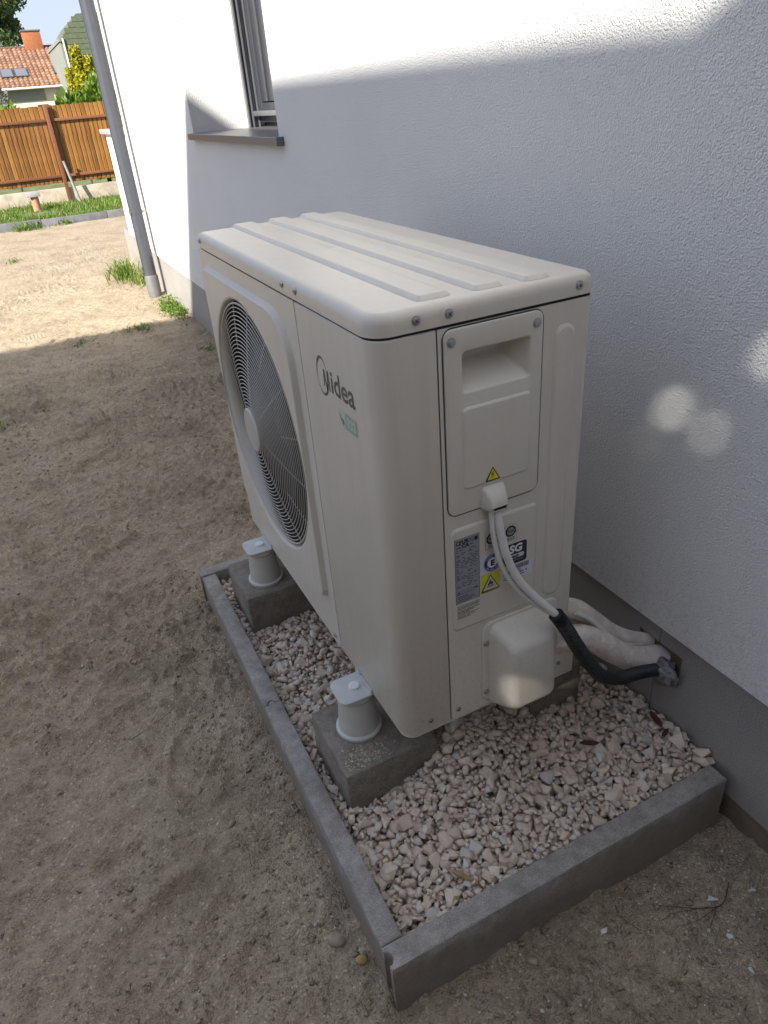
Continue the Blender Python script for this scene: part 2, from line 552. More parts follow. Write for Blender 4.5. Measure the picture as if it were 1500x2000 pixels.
def lathe(name, cx, cy, prof, mat, parent=None, n=32, ax=None, smooth=35):
    bm = bmesh.new()
    add_lathe(bm, cx, cy, prof, n, ax)
    return finish(bm, name, mat, parent, smooth=smooth)

def rrect(a0, a1, b0, b1, r, n=6):
    """counter-clockwise rounded rectangle; r is one radius or four (low-low, high-low, high-high, low-high)."""
    rs = r if isinstance(r, (tuple, list)) else (r,) * 4
    o = []
    for (ca, cb, st, rr) in ((a0 + rs[0], b0 + rs[0], PI, rs[0]), (a1 - rs[1], b0 + rs[1], 1.5 * PI, rs[1]),
                             (a1 - rs[2], b1 - rs[2], 0, rs[2]), (a0 + rs[3], b1 - rs[3], 0.5 * PI, rs[3])):
        for k in range(n + 1):
            t = st + 0.5 * PI * k / n
            o.append((ca + rr * math.cos(t), cb + rr * math.sin(t)))
    return o

def loops_mesh(bm, loops, cap0=True, cap1=True):
    R = [[bm.verts.new(p) for p in lp] for lp in loops]
    n = len(R[0])
    for A, B in zip(R[:-1], R[1:]):
        for k in range(n):
            bm.faces.new((A[k], A[(k + 1) % n], B[(k + 1) % n], B[k]))
    if cap0: bm.faces.new(R[0][::-1])
    if cap1: bm.faces.new(R[-1])
    return R

def inset(a0, a1, b0, b1, r, d, n=6):
    rs = r if isinstance(r, (tuple, list)) else (r,) * 4
    return rrect(a0 + d, a1 - d, b0 + d, b1 - d, tuple(max(0.0005, q - d) for q in rs), n)

def plateau(name, mapf, a0, a1, b0, b1, r, h, slope, mat, parent, base=-0.001, soft=0.0, n=6):
    """raised pad with sloped, slightly rounded flanks."""
    prof = [(0, base), (0, 0), (slope * 0.25, h * 0.18), (slope * 0.75, h * 0.82), (slope, h * 0.96), (slope * 1.35, h)]
    bm = bmesh.new()
    loops_mesh(bm, [[mapf(a, b, hh) for a, b in inset(a0, a1, b0, b1, r, d, n)] for d, hh in prof])
    return finish(bm, name, mat, parent, smooth=70)

# value noise on arrays
_G = {}
def vnoise(x, y, seed):
    if seed not in _G:
        _G[seed] = np.random.default_rng(seed).random((256, 256))
    g = _G[seed]
    xi, yi = np.floor(x).astype(int), np.floor(y).astype(int)
    fx, fy = x - xi, y - yi
    fx = fx * fx * (3 - 2 * fx); fy = fy * fy * (3 - 2 * fy)
    a = g[xi % 256, yi % 256]; b = g[(xi + 1) % 256, yi % 256]
    c = g[xi % 256, (yi + 1) % 256]; d = g[(xi + 1) % 256, (yi + 1) % 256]
    return (a * (1 - fx) + b * fx) * (1 - fy) + (c * (1 - fx) + d * fx) * fy - 0.5

def fbm(x, y, f, octv, seed, gain=0.5):
    o = 0; a = 1.0
    for i in range(octv):
        o = o + a * vnoise(x * f + 17.3 * i, y * f + 5.1 * i, seed + i)
        f *= 2.03; a *= gain
    return o

# ------------------------------------------------------------------ ground
prints = []
pr = np.random.default_rng(21)
for k in range(46):
    prints.append((pr.uniform(-2.0, -0.93), pr.uniform(-0.3, 7.5), pr.uniform(0, PI), pr.uniform(0.010, 0.020), pr.uniform(0.017, 0.03)))
prints += [(-1.20, 0.18, 0.5, 0.012, 0.022), (-1.02, 0.62, 1.1, 0.012, 0.02), (-1.28, 0.75, 2.4, 0.012, 0.024), (-1.05, 1.02, 0.3, 0.010, 0.018)]

def base_h(x, y):
    b = np.interp(y, [-3, -0.35, -0.1, 1.0, 5.0, 9.0, 12.3, 400], [-0.035, -0.03, -0.018, 0.0, 0.03, 0.04, 0.02, 0.02])
    return b

def ground_h(x, y):
    x = np.asarray(x, float); y = np.asarray(y, float)
    h = base_h(x, y)
    near = np.clip((14 - y) / 6, 0, 1) * np.clip((x + 9) / 5, 0, 1)
    b = fbm(x, y, 1.1, 2, 3) * 0.028 + fbm(x, y, 5, 3, 11) * 0.021 + fbm(x * 0.9, y * 1.35, 19, 3, 30) * 0.024
    cl = fbm(x, y, 46, 2, 50)
    b = b + np.clip(cl - 0.02, 0, 1) * 0.042 * np.clip(0.6 + fbm(x, y, 2.3, 2, 70) * 2.8, 0.12, 1.7)
    b = b + fbm(x * 0.8, y * 1.3, 62, 2, 90) * 0.0075
    for (px, py, an, dep, wl) in prints:
        dx, dy = x - px, y - py
        u = dx * math.cos(an) + dy * math.sin(an); v = -dx * math.sin(an) + dy * math.cos(an)
        rr = (u / 0.145) ** 2 + (v / 0.055) ** 2
        msk = np.clip((1.15 - rr) / 0.3, 0, 1)
        b = b * (1 - 0.45 * msk) - msk * dep * 0.8 + msk * 0.0080 * np.clip(0.55 + fbm(x, y, 9, 2, 140) * 1.8, 0, 1.2) * np.clip(np.sin(2 * PI * u / wl), -0.55, 0.55)
        b = b + 0.008 * np.exp(-((rr - 1.45) / 0.25) ** 2) * np.clip(0.5 + fbm(x, y, 12, 2, 150) * 2.4, 0, 1.5)
    # a little loose soil heaped along the kerbs and the foundation
    d1 = np.abs(x + 0.86); b = b + 0.010 * np.exp(-(d1 / 0.07) ** 2) * (y > -0.2) * (y < 1.3)
    return h + b * near * np.interp(y, [3.8, 6.0, 9.0], [1.0, 0.55, 0.4])

def ground_z(x, y):
    i = int(np.clip(np.searchsorted(gx, x) - 1, 0, len(gx) - 2)); j = int(np.clip(np.searchsorted(gy, y) - 1, 0, len(gy) - 2))
    u = (x - gx[i]) / (gx[i + 1] - gx[i]); v = (y - gy[j]) / (gy[j + 1] - gy[j])
    return float((GZ[i, j] * (1 - u) + GZ[i + 1, j] * u) * (1 - v) + (GZ[i, j + 1] * (1 - u) + GZ[i + 1, j + 1] * u) * v)

gx = np.concatenate([[-160, -90, -50, -28, -16, -10, -7, -5, -4, -3.4, -3, -2.7], np.arange(-2.5, -2.0, 0.03), np.arange(-2.0, 0.06, 0.0078), [0.12, 0.5, 2, 5, 10, 20, 40, 80, 160]])
gy = np.concatenate([[-60, -20, -8, -4, -2.5, -1.6], np.arange(-1.2, 3.0, 0.0085), np.arange(3.0, 7.0, 0.014), np.arange(7.0, 12.8, 0.04), [13, 14, 16, 20, 30, 50, 90, 160, 260]])
GX, GY = np.meshgrid(gx, gy, indexing='ij')
GZ = ground_h(GX, GY)
bed = (GX > -0.80) & (GX < 0.3) & (GY > -0.155) & (GY < 1.235)
GZ = np.where(bed, -0.03, GZ)
GZ = np.where((GX > 0.03) & (GY < 7.8), np.minimum(GZ, -0.05), GZ)
nx, ny = len(gx), len(gy)
idx = np.arange(nx * ny).reshape(nx, ny)
F = np.stack([idx[:-1, :-1], idx[1:, :-1], idx[1:, 1:], idx[:-1, 1:]], -1).reshape(-1, 4)
g = big_mesh('ground', np.stack([GX, GY, GZ], -1).reshape(-1, 3), F, SAND, smooth=True)
tag(g, 'dry trodden sandy soil with shoe prints beside the house', kind='structure')

lawn = box('lawn', (-150, 12.36, -0.3), (150, 300, 0.115), LAWN)
tag(lawn, 'grassy strip behind the dark edging below the fence', kind='structure')

# ------------------------------------------------------------------ own house wall with window
WALL_H = 3.0
WX1 = 5.0
house = empty('house', (0, 0, 0))
tag(house, 'white stucco house wall in half shade with a dark window and grey plinth', 'house')
Y0, Y1 = -6.0, 6.2
WY0, WY1, WZ0, WZ1, RD = 2.262, 3.73, 1.335, 2.62, 0.425
boxes('wall', [((0, Y0, 0.365), (WX1, WY0, WALL_H)), ((0, WY1, 0.365), (WX1, Y1, WALL_H)),
               ((0, WY0, 0.365), (WX1, WY1, WZ0 - 0.03)), ((0, WY0, WZ1), (WX1, WY1, WALL_H)),
               ((RD + 0.06, WY0, WZ0 - 0.03), (WX1, WY1, WZ1))], STUCCO, house)
# plinth panels, butt-jointed, with the pipe opening between the first two
HY0, HY1, HZ0, HZ1 = -0.004, 0.127, 0.222, 0.312
PX = 0.012
def plinth_panel(lst):
    return boxes('plinth_panel', [((PX, a, z0), (0.09, b, z1)) for a, b, z0, z1 in lst], PLINTH, house)
plinth_panel([(-3.2, HY0, 0.045, 0.364), (HY0, 0.064, 0.045, HZ0), (HY0, 0.064, HZ1, 0.364)])
plinth_panel([(HY1, 2.05, 0.0, 0.364), (0.066, HY1, 0.0, HZ0), (0.066, HY1, HZ1, 0.364)])
plinth_panel([(2.052, 4.1, -0.05, 0.364)])
plinth_panel([(4.102, 6.2, -0.05, 0.364)])
box('foundation', (0.022, -6, -0.3), (4.9, 6.19, 0.36), SOIL, house)
box('opening_shade', (0.0225, HY0 - 0.01, HZ0 - 0.01), (0.0255, HY1 + 0.01, HZ1 + 0.01), DARK, house)  # dark sheet, its colour stands for the shade deep in the hole
# soffit and gutter edge, above the frame
rf = box('roof', (-0.14, -6.3, WALL_H), (5.4, 6.5, WALL_H + 0.14), WHITEPAINT, house)
# sill
bm = bmesh.new()
add_box(bm, (-0.032, 2.205, 1.305), (RD + 0.0, 3.745, 1.337), 0.002, 1)
finish(bm, 'sill', SILL, house, smooth=30)
win = boxes('window', [((RD, WY0 + 0.001, 1.3375), (RD + 0.05, WY0 + 0.09, WZ1 - 0.001)), ((RD, WY1 - 0.09, 1.3375), (RD + 0.05, WY1 - 0.001, WZ1 - 0.001)),
                      ((RD, WY0 + 0.09, 1.3375), (RD + 0.05, WY1 - 0.09, 1.42)), ((RD, WY0 + 0.09, WZ1 - 0.09), (RD + 0.05, WY1 - 0.09, WZ1 - 0.001))], FRAME, house)
box('pane', (RD + 0.02, WY0 + 0.091, 1.421), (RD + 0.028, WY1 - 0.091, WZ1 - 0.091), GLASS, win)
# shutter guide rail with grooves, and the stack of blind slats in front of the frame
boxes('guide_rail', [((RD - 0.10, WY1 - 0.030, 1.3375), (RD - 0.092, WY1 - 0.001, WZ1 - 0.002)),
                     ((RD - 0.075, WY1 - 0.032, 1.3375), (RD - 0.068, WY1 - 0.001, WZ1 - 0.002)),
                     ((RD - 0.040, WY1 - 0.032, 1.3375), (RD - 0.034, WY1 - 0.001, WZ1 - 0.002)),
                     ((RD - 0.092, WY1 - 0.008, 1.3375), (RD - 0.0341, WY1 - 0.0012, WZ1 - 0.003))], RAILM, win)
boxes('casement', [((RD - 0.032, WY1 - 0.095, 1.36), (RD - 0.001, WY1 - 0.002, WZ1 - 0.003)),
                   ((RD - 0.026, WY1 - 0.19, 1.46), (RD - 0.001, WY1 - 0.097, WZ1 - 0.003)),
                   ((RD - 0.018, WY1 - 0.30, 1.46), (RD - 0.001, WY1 - 0.192, WZ1 - 0.003)),
                   ((RD - 0.032, WY0 + 0.1, 1.36), (RD - 0.001, WY1 - 0.096, 1.455))], FRAME, win, 0.003)
box('bottom_bar', (RD - 0.07, WY0 + 0.002, 1.392), (RD - 0.033, WY1 - 0.034, 1.418), RAILM, win, 0.003)
lathe('bolt', 0, 0, [(0.008, 0), (0.008, 0.006), (0.004, 0.008)], RAILM, win, 10, ax=(Vector((RD - 0.033, 3.02, 1.375)), Vector((0, 1, 0)), Vector((0, 0, 1)), Vector((-1, 0, 0))))

# low white garden wall beyond the corner, with coping
lw = empty('garden_wall', (0, 6.2, 0))
tag(lw, 'low white garden wall with grey coping behind the downpipe', 'wall')
box('wall', (0.0, 6.203, 0.385), (0.3, 7.43, 1.305), STUCCO, lw)
box('coping', (-0.045, 6.203, 1.3055), (0.345, 7.48, 1.345), COPING, lw, 0.003)
box('plinth', (0.012, 6.203, -0.05), (0.29, 7.93, 0.384), PLINTH, lw)

# downpipe
dp = empty('downpipe', (-0.092, 5.97, 0))
tag(dp, 'anthracite round rain downpipe at the sunlit wall corner', 'downpipe')
lathe('pipe', -0.092, 5.97, [(0.050, 0.20), (0.050, 1.0), (0.050, 2.0), (0.050, 2.98)], DPIPE, dp, 28)
box('seam', (-0.1465, 5.965, 0.21), (-0.1415, 5.975, 2.97), DPIPE, dp, 0.001)
lathe('standpipe', -0.092, 5.97, [(0.058, -0.1), (0.058, 0.20), (0.051, 0.215)], DPIPE2, dp, 28)
for zc in (0.735, 2.35):
    cl = lathe('clamp', -0.092, 5.97, [(0.0535, zc - 0.013), (0.0535, zc + 0.013)], DPIPE, dp, 28)
    for lo_, hi_ in (((-0.042, 5.955, zc - 0.008), (-0.001, 5.971, zc + 0.008)), ((-0.16, 5.935, zc - 0.009), (-0.145, 5.947, zc + 0.009)), ((-0.155, 5.957, zc - 0.012), (-0.1453, 5.985, zc + 0.012))):
        box('clamp_screw', lo_, hi_, SCREW, cl)

# ------------------------------------------------------------------ neighbouring garage that casts the shade, plus unseen occluders added to shape light
TX = -5.8
YS_ = 0.64 * TX          # y on the occluder whose shadow meets the house wall at y = 0
t_s = abs(TX)
topz = 1.54 + 0.77 * t_s
ey = 3.772 - 0.64 * t_s
gar = empty('neighbour_house', (-8, -1.5, 0))
tag(gar, 'flat roofed white neighbouring house whose straight shadow falls over the yard', 'house')
box('wall', (-10.5, YS_ + 0.75, -0.1), (TX - 0.03, ey - 0.03, topz - 0.26), WHITEPAINT, gar)
box('roof', (-10.55, YS_ + 0.70, topz - 0.259), (TX, ey, topz), EDGE, gar, 0.006)
box('shadow_edge_beam', (TX - 0.22, YS_ - 0.80, topz - 0.259), (TX, YS_ + 0.698, topz), EDGE, gar, 0.006)  # added beam, keeps the shadow's top edge straight beyond the roof
box('door', (TX - 0.0295, -2.4, -0.02), (TX + 0.01, -1.5, 2.0), BROWN, gar, 0.004)

sky_blocker = empty('sky_blocker', (-2.3, -4.5, 0))  # added block behind the camera, keeps sky light off the unit
tag(sky_blocker, 'unseen brown block added behind the camera to hold off sky light', 'sky_blocker')
box('wall', (-4.2, -6.5, -0.2), (-0.7, -3.35, 3.5), SOIL, sky_blocker)
box('roof', (-4.25, -6.6, 3.501), (-0.6, -3.2, 3.62), EDGE, sky_blocker, 0.006)
box('door', (-2.6, -3.3495, -0.02), (-1.6, -3.31, 2.0), BROWN, sky_blocker, 0.004)

def leaf_cloud(P, size, seed, tall=1.6, up=0.0, fold=False):
    """quads (diamond leaves) at the points P with random orientation."""
    r = np.random.default_rng(seed)
    n = len(P)
    a = r.normal(size=(n, 3)); a[:, 2] += up
    a /= np.linalg.norm(a, axis=1, keepdims=True)
    b = np.cross(a, r.normal(size=(n, 3))); b /= np.linalg.norm(b, axis=1, keepdims=True) + 1e-9
    s = size * r.uniform(0.6, 1.25, (n, 1))
    c = np.cross(a, b)
    V = np.stack([P - a * s * tall * 0.5, P + b * s * 0.5 + c * s * 0.12 - a * s * 0.1, P + a * s * tall * 0.5, P - b * s * 0.5 + c * s * 0.12 - a * s * 0.1], 1)
    F = np.arange(n * 4).reshape(n, 4)
    return V.reshape(-1, 3), F

def in_tunnel(P, targets):
    d = np.array(-SUN)
    keep = np.ones(len(P), bool)
    for (T, r) in targets:
        q = P - np.array(T)
        q = q - (q @ d)[:, None] * d
        keep &= (np.linalg.norm(q, axis=1) > r)
    return keep

hr = np.random.default_rng(5)
n = 130000
HP = np.stack([TX + 0.02 - 0.75 * hr.random(n) ** 1.3, hr.uniform(YS_ - 1.6, YS_ + 0.80, n), hr.random(n)], 1)
WYs = HP[:, 1] - 0.64 * HP[:, 0]            # where its shadow meets the house wall
lump = topz + 0.45 * np.clip((0.15 - WYs) / 0.5, 0, 1) * (0.95 + 0.5 * fbm(HP[:, 0] * 0.3, HP[:, 1], 2.4, 2, 8))
HP[:, 2] *= np.where(WYs > 0.15, topz - 0.12, lump - 0.03) + 0.77 * (TX - HP[:, 0])
hs = 0.052
tg = [((0, 0.112, 0.880), 0.030), ((0, 0.016, 0.874), 0.032), ((0, 0.165, 0.790), 0.026), ((0, -0.078, 1.04), 0.038),
      ((-0.646, 0.186, 0.72), 0.028), ((-0.41, 0.026, 0.395), 0.032)]
HP = HP[in_tunnel(HP, tg)]  # leaves cleared along sun rays to place the light spots
V, F = leaf_cloud(HP, hs, 6, 1.5)
hd = empty('shade_hedge', (TX - 0.4, YS_ - 0.4, 0))  # added unseen leaf mass, extends the shade over the yard
tag(hd, 'unseen tall leaf screen added for shade, gapped to pass light spots', 'shade_hedge')
big_mesh('crown', V, F, TREEL, hd)
boxes('stem', [((TX - 0.45 + 0.1 * math.sin(k), YS_ - 1.4 + k * 0.6, -0.1), (TX - 0.35 + 0.1 * math.sin(k), YS_ - 1.3 + k * 0.6, 3.2)) for k in range(4)], BARK, hd)

# ------------------------------------------------------------------ the heat pump outdoor unit
XF, XB, YN, YF, ZB, ZT, ZL = -0.646, -0.236, 0.0913, 1.1255, 0.33, 1.1903, 1.155
XS, YS = -0.537, 0.415
G = 0.0014
unit = empty('heat_pump_unit', (-0.44, 0.61, ZB))
tag(unit, 'ivory heat pump outdoor unit with a round fan grille standing beside the wall', 'heat pump')
NF = lambda a, b, h: (a, YN - h, b)          # near end face: a = x, b = z
FF = lambda a, b, h: (XF - h, a, b)          # fan face: a = y, b = z

box('chassis', (XF + 0.21, YN + 0.085, ZB + 0.004), (XB - 0.006, YF - 0.01, ZL - 0.01), DARK, unit)
def slab(name, d, z0_, z1_, mat):
    bm = bmesh.new()
    loops_mesh(bm, [[(a, b, z) for a, b in inset(XF, XB, YN, YF, (0.034, 0.018, 0.015, 0.015), d, 8)] for z in (z0_, z1_)])
    return finish(bm, name, mat, unit, smooth=40)
slab('base_pan', 0.006, ZB - 0.012, ZB + 0.0015, IVORY)
slab('gap_liner', 0.005, ZL - 0.012, ZL + 0.004, GAP)

# lid
bm = bmesh.new()
ov = 0.0016
prof = [(0.004, ZL + 0.0015), (0.0, ZL + 0.0015), (0.0, ZL + 0.008), (0.0, ZT - 0.017), (0.0013, ZT - 0.0105), (0.005, ZT - 0.005), (0.0105, ZT - 0.0013), (0.017, ZT)]
loops_mesh(bm, [[(a, b, z) for a, b in inset(XF - ov, XB + ov, YN - ov, YF + ov, (0.039, 0.022, 0.02, 0.02), d, 8)] for d, z in prof])
lid = finish(bm, 'lid', IVORY, unit, smooth=50)
TF = lambda a, b, h: (a, b, ZT + h)
for (a0, a1, yn_) in ((-0.553, -0.489, 0.118), (-0.456, -0.398, 0.112), (-0.366, -0.312, 0.106)):
    plateau('rib', TF, a0, a1, yn_, YF - 0.001, 0.012, 0.0072, 0.0095, IVORY, lid)
plateau('moulded_mark', TF, -0.478, -0.462, 0.635, 0.70, 0.007, 0.0012, 0.002, IVORY, lid)

# screws
def screw(parent, c, nrm, r=0.0062):
    nrm = Vector(nrm)
    u = nrm.orthogonal().normalized(); v = nrm.cross(u)
    s = lathe('screw', 0, 0, [(r * 1.25, -0.0005), (r * 1.25, 0.0006), (r * 0.95, 0.0008), (r * 0.9, 0.0024), (r * 0.55, 0.0031), (r * 0.25, 0.0032)], SCREW, parent, 14, ax=(Vector(c), u, v, nrm))
    c = Vector(c) + nrm * 0.0032
    q = r * 0.55; t_ = r * 0.13
    vs_ = []
    for (A, B) in ((u, v), (v, u)):
        vs_ += [c + A * q + B * t_ + nrm * 0.0002, c - A * q + B * t_ + nrm * 0.0002, c - A * q - B * t_ + nrm * 0.0002, c + A * q - B * t_ + nrm * 0.0002]
        nrm = nrm * 1.00001
    if s.parent.parent is None:
        pydata('screw_slot', [tuple(p) for p in vs_[:4]] + [tuple(p + nrm * 0.0001) for p in vs_[4:]], [(0, 1, 2, 3), (4, 5, 6, 7)], SCREWD, s)
    return s

for y in (0.463, 0.394, 1.088):
    screw(unit, (XF - ov, y, ZL + 0.019), (-1, 0, 0))
for x in (-0.571, -0.515, -0.271):
    screw(unit, (x, YN - ov, ZL + 0.0175), (0, -1, 0))

# front panel around the fan: loops from the round opening out to the panel edge
FC = (0.775, 0.775); FR = 0.308
def ray_poly(poly, c, ang):
    best = None
    d = (math.cos(ang), math.sin(ang))
    for i in range(len(poly)):
        p, q = poly[i], poly[(i + 1) % len(poly)]
        ex, ey_ = q[0] - p[0], q[1] - p[1]
        den = d[0] * ey_ - d[1] * ex
        if abs(den) < 1e-12: continue
        t = ((p[0] - c[0]) * ey_ - (p[1] - c[1]) * ex) / den
        s = ((p[0] - c[0]) * d[1] - (p[1] - c[1]) * d[0]) / den
        if t > 0 and -1e-9 <= s <= 1 + 1e-9 and (best is None or t > best):
            best = t
    return (c[0] + d[0] * best, c[1] + d[1] * best)
FP = (YS + G, YF, ZB, ZL - 0.0034)
angs = [2 * PI * k / 144 for k in range(144)]
for a in ((FP[0]), FP[1]):
    for b in (FP[2], FP[3]):
        angs.append(math.atan2(b - FC[1], a - FC[0]) % (2 * PI))
angs = sorted(angs)
EMB = (0.452, 1.092, 0.449, 1.117)
ER = (0.03, 0.03, 0.03, 0.112)          # corners: the upper one next to the service panel is the wide arc
def emb(d):
    return inset(EMB[0], EMB[1], EMB[2], EMB[3], ER, d, 14)
outer = [(FP[0], FP[2]), (FP[1], FP[2]), (FP[1], FP[3]), (FP[0], FP[3])]
circ = lambda r: [(FC[0] + r * math.cos(a), FC[1] + r * math.sin(a)) for a in angs]
PH = 0.013
loops = []
loops.append([(XF + 0.004, *ray_poly(outer, FC, a)) for a in angs])
loops.append([(XF, *ray_poly(outer, FC, a)) for a in angs])
for d, h in ((0, 0.0), (0.0012, PH * 0.12), (0.0055, PH * 0.88), (0.0072, PH)):
    poly = emb(d)
    loops.append([(XF - h, *ray_poly(poly, FC, a)) for a in angs])
for r, h in ((FR + 0.006, PH), (FR + 0.002, PH - 0.0015), (FR, PH - 0.006), (FR - 0.004, -0.006)):
    loops.append([(XF - h, *p) for p in circ(r)])
bm = bmesh.new()
loops_mesh(bm, loops, False, False)
fp = finish(bm, 'fan_panel', IVORY, unit, smooth=14)
screw(unit, (XF, 0.445, ZB + 0.02), (-1, 0, 0), 0.005)
screw(unit, (XF, 0.30, ZB + 0.012), (-1, 0, 0), 0.005)

# shroud tunnel, coil, fan
axf = (Vector((XF, FC[0], FC[1])), Vector((0, 1, 0)), Vector((0, 0, 1)), Vector((1, 0, 0)))
bm = bmesh.new()
RR = []
for r, h in ((FR - 0.0035, 0.004), (FR - 0.006, 0.02), (FR - 0.022, 0.06), (FR - 0.02, 0.19)):
    RR.append([(XF + h, FC[0] + r * math.cos(2 * PI * k / 72), FC[1] + r * math.sin(2 * PI * k / 72)) for k in range(72)])
loops_mesh(bm, RR, False, True)
finish(bm, 'fan_shroud', SHROUD, unit, smooth=60)
fan = empty('fan', (XF + 0.09, FC[0], FC[1]))
fan.parent = unit
fan.location = Vector((XF + 0.09, FC[0], FC[1])) - unit.location
lathe('fan_hub', 0, 0, [(0.06, 0.11), (0.062, 0.05), (0.05, 0.042), (0.02, 0.04)], FANM, fan, 28, ax=axf)
for k in range(3):
    vv, ff = [], []
    for i in range(9):
        r = 0.058 + (0.275 - 0.058) * i / 8
        for j in range(8):
            t = j / 7
            an = 2 * PI * k / 3 + 0.9 + (t - 0.5) * (1.25 - 0.25 * i / 8) + 0.35 * (i / 8) ** 1.5
            vv.append((XF + 0.055 + 0.075 * t + 0.01 * math.sin(PI * t), FC[0] + r * math.cos(an), FC[1] + r * math.sin(an)))
    for i in range(8):
        for j in range(7):
            ff.append((i * 8 + j, i * 8 + j + 1, (i + 1) * 8 + j + 1, (i + 1) * 8 + j))
    pydata('fan_blade', vv, ff, FANM, fan, 60)

# grille: domed wire rings and spokes
grille = empty('fan_grille')
grille.parent = unit
grille.location = Vector((XF, FC[0], FC[1])) - unit.location
def dome(r):
    return XF - 0.006 - 0.024 * (1 - (r / 0.30) ** 2)
nr = 27
for i in range(nr):
    r = 0.059 + (0.299 - 0.059) * i / (nr - 1)
    bm = bmesh.new()
    add_tube(bm, [(dome(r), FC[0] + r * math.cos(2 * PI * k / 84), FC[1] + r * math.sin(2 * PI * k / 84)) for k in range(84)], 0.00125 if i < nr - 1 else 0.0026, 6, closed=True)
    finish(bm, 'grille_ring', WIRE, grille, smooth=80)
for k in range(16):
    a = 2 * PI * (k + 0.35) / 16
    r0 = 0.06 if k % 2 == 0 else 0.20
    bm = bmesh.new()
    add_tube(bm, [(dome(r) + 0.0028, FC[0] + r * math.cos(a), FC[1] + r * math.sin(a)) for r in np.linspace(r0, 0.306, 12)], 0.0016, 6)
    finish(bm, 'grille_spoke', WIRE, grille, smooth=80)
axg = (Vector((XF, FC[0], FC[1])), Vector((0, 1, 0)), Vector((0, 0, 1)), Vector((-1, 0, 0)))
lathe('hub_cap', 0, 0, [(0.055, 0.024), (0.0555, 0.031), (0.052, 0.034), (0.03, 0.0355), (0.002, 0.036)], WIRE, grille, 40, ax=axg)

# service corner panel that wraps the near corner
RC = 0.036
path = [(XF, YS - G)]
path += [(XF + RC - RC * math.cos(t), YN + RC - RC * math.sin(t)) for t in [0.5 * PI * k / 14 for k in range(15)]]
path += [(XS - G, YN)]
path = [(XF, YS - G)] + path[1:]
vv, ff = [], []
prof_in = [(XF + 0.006, YS - G)] + [None] * 0
np_ = len(path)
zs = [ZB + 0.0, ZB + 0.004, ZL - 0.0034 - 0.002, ZL - 0.0034]
for (x, y) in path:
    # inward offset for the tiny returns at top and bottom
    cx_, cy_ = (XF + RC, YN + RC)
    for zi, z in enumerate(zs):
        d = 0.0025 if zi in (0, 3) else 0.0
        nxv = Vector((max(0, cx_ - x), max(0, cy_ - y)))
        nxv = nxv.normalized() if nxv.length > 1e-9 else Vector((0, 0))
        vv.append((x + nxv.x * d, y + nxv.y * d, z))
for i in range(np_ - 1):
    for k in range(3):
        ff.append((i * 4 + k, (i + 1) * 4 + k, (i + 1) * 4 + k + 1, i * 4 + k + 1))
b0 = len(vv)
vv += [(XF + 0.008, YS - G, z) for z in (zs[0], zs[3])] + [(XS - G, YN + 0.008, z) for z in (zs[0], zs[3])]
ff += [(0, 3, b0 + 1, b0), ((np_ - 1) * 4 + 3, (np_ - 1) * 4, b0 + 2, b0 + 3)]
cp = pydata('corner_panel', vv, ff, IVORY, unit, 45)

# dark liners behind the two panel joints
boxes('joint_liner', [((XF + 0.003, YS - 0.012, ZB), (XF + 0.009, YS + 0.012, ZL - 0.003)), ((XS - 0.012, YN + 0.003, ZB), (XS + 0.012, YN + 0.009, ZL - 0.003))], GAP, unit)

# near end panel with the hand-grip opening, and back corner
HX0, HX1, HZ0_, HZ1_ = -0.493, -0.366, 1.043, 1.108
bm = bmesh.new()
x0, x1, z0, z1 = XS + G, XB - 0.018, ZB, ZL - 0.0034
vsx = [x0, HX0 - 0.004, HX1 + 0.004, x1]; vsz = [z0, HZ0_ - 0.004, HZ1_ + 0.004, z1]
gv = [[bm.verts.new((x, YN, z)) for z in vsz] for x in vsx]
for i in range(3):
    for j in range(3):
        if (i, j) != (1, 1):
            bm.faces.new((gv[i][j], gv[i + 1][j], gv[i + 1][j + 1], gv[i][j + 1]))
prev = gv[3]
for k in range(1, 9):
    t = 0.5 * PI * k / 8
    cur = [bm.verts.new((XB - 0.018 + 0.018 * math.sin(t), YN + 0.018 - 0.018 * math.cos(t), z)) for z in vsz]
    for j in range(3):
        bm.faces.new((prev[j], cur[j], cur[j + 1], prev[j + 1]))
    prev = cur
cur = [bm.verts.new((XB, YF, z)) for z in vsz]
for j in range(3):
    bm.faces.new((prev[j], cur[j], cur[j + 1], prev[j + 1]))
ret = [bm.verts.new((x0, YN + 0.008, z)) for z in (z0, z1)]
bm.faces.new((gv[0][0], gv[0][1], gv[0][2], gv[0][3], ret[1], ret[0]))
sp = finish(bm, 'side_panel', IVORY, unit, smooth=45, recalc=True)
box('far_panel', (XF + 0.002, YF - 0.006, ZB), (XB - 0.001, YF - 0.001, ZL - 0.0034), IVORY, unit)

# access cover with groove, grip pocket, raised field
box_c = (-0.527, -0.341, 0.820, 1.148)
bm = bmesh.new()
loops_mesh(bm, [[NF(a, b, h) for a, b in inset(*box_c, 0.017, d, 7)] for d, h in ((-0.0025, 0.0002), (-0.0025, 0.0006), (0.0, 0.0006))], False, False)
finish(bm, 'cover_groove', GAP, unit)
cov = empty('access_cover')
cov.parent = unit
cov.location = Vector((-0.434, YN, 0.98)) - unit.location
bm = bmesh.new()
CH = 0.0034
def same(poly_a, n): return poly_a
oc = [inset(*box_c, 0.015, d, 7) for d in (0.0, 0.0, 0.0012, 0.003)]
hc = [inset(HX0, HX1, HZ0_, HZ1_, 0.006, d, 7) for d in (-0.004, -0.002, 0.0, 0.0)]
LL = [[NF(a, b, h) for a, b in oc[i]] for i, h in ((0, 0.0003), (1, CH - 0.0015), (2, CH - 0.0004), (3, CH))]
LL += [[NF(a, b, h) for a, b in hc[i]] for i, h in ((0, CH), (1, CH - 0.0006), (2, CH - 0.004))]
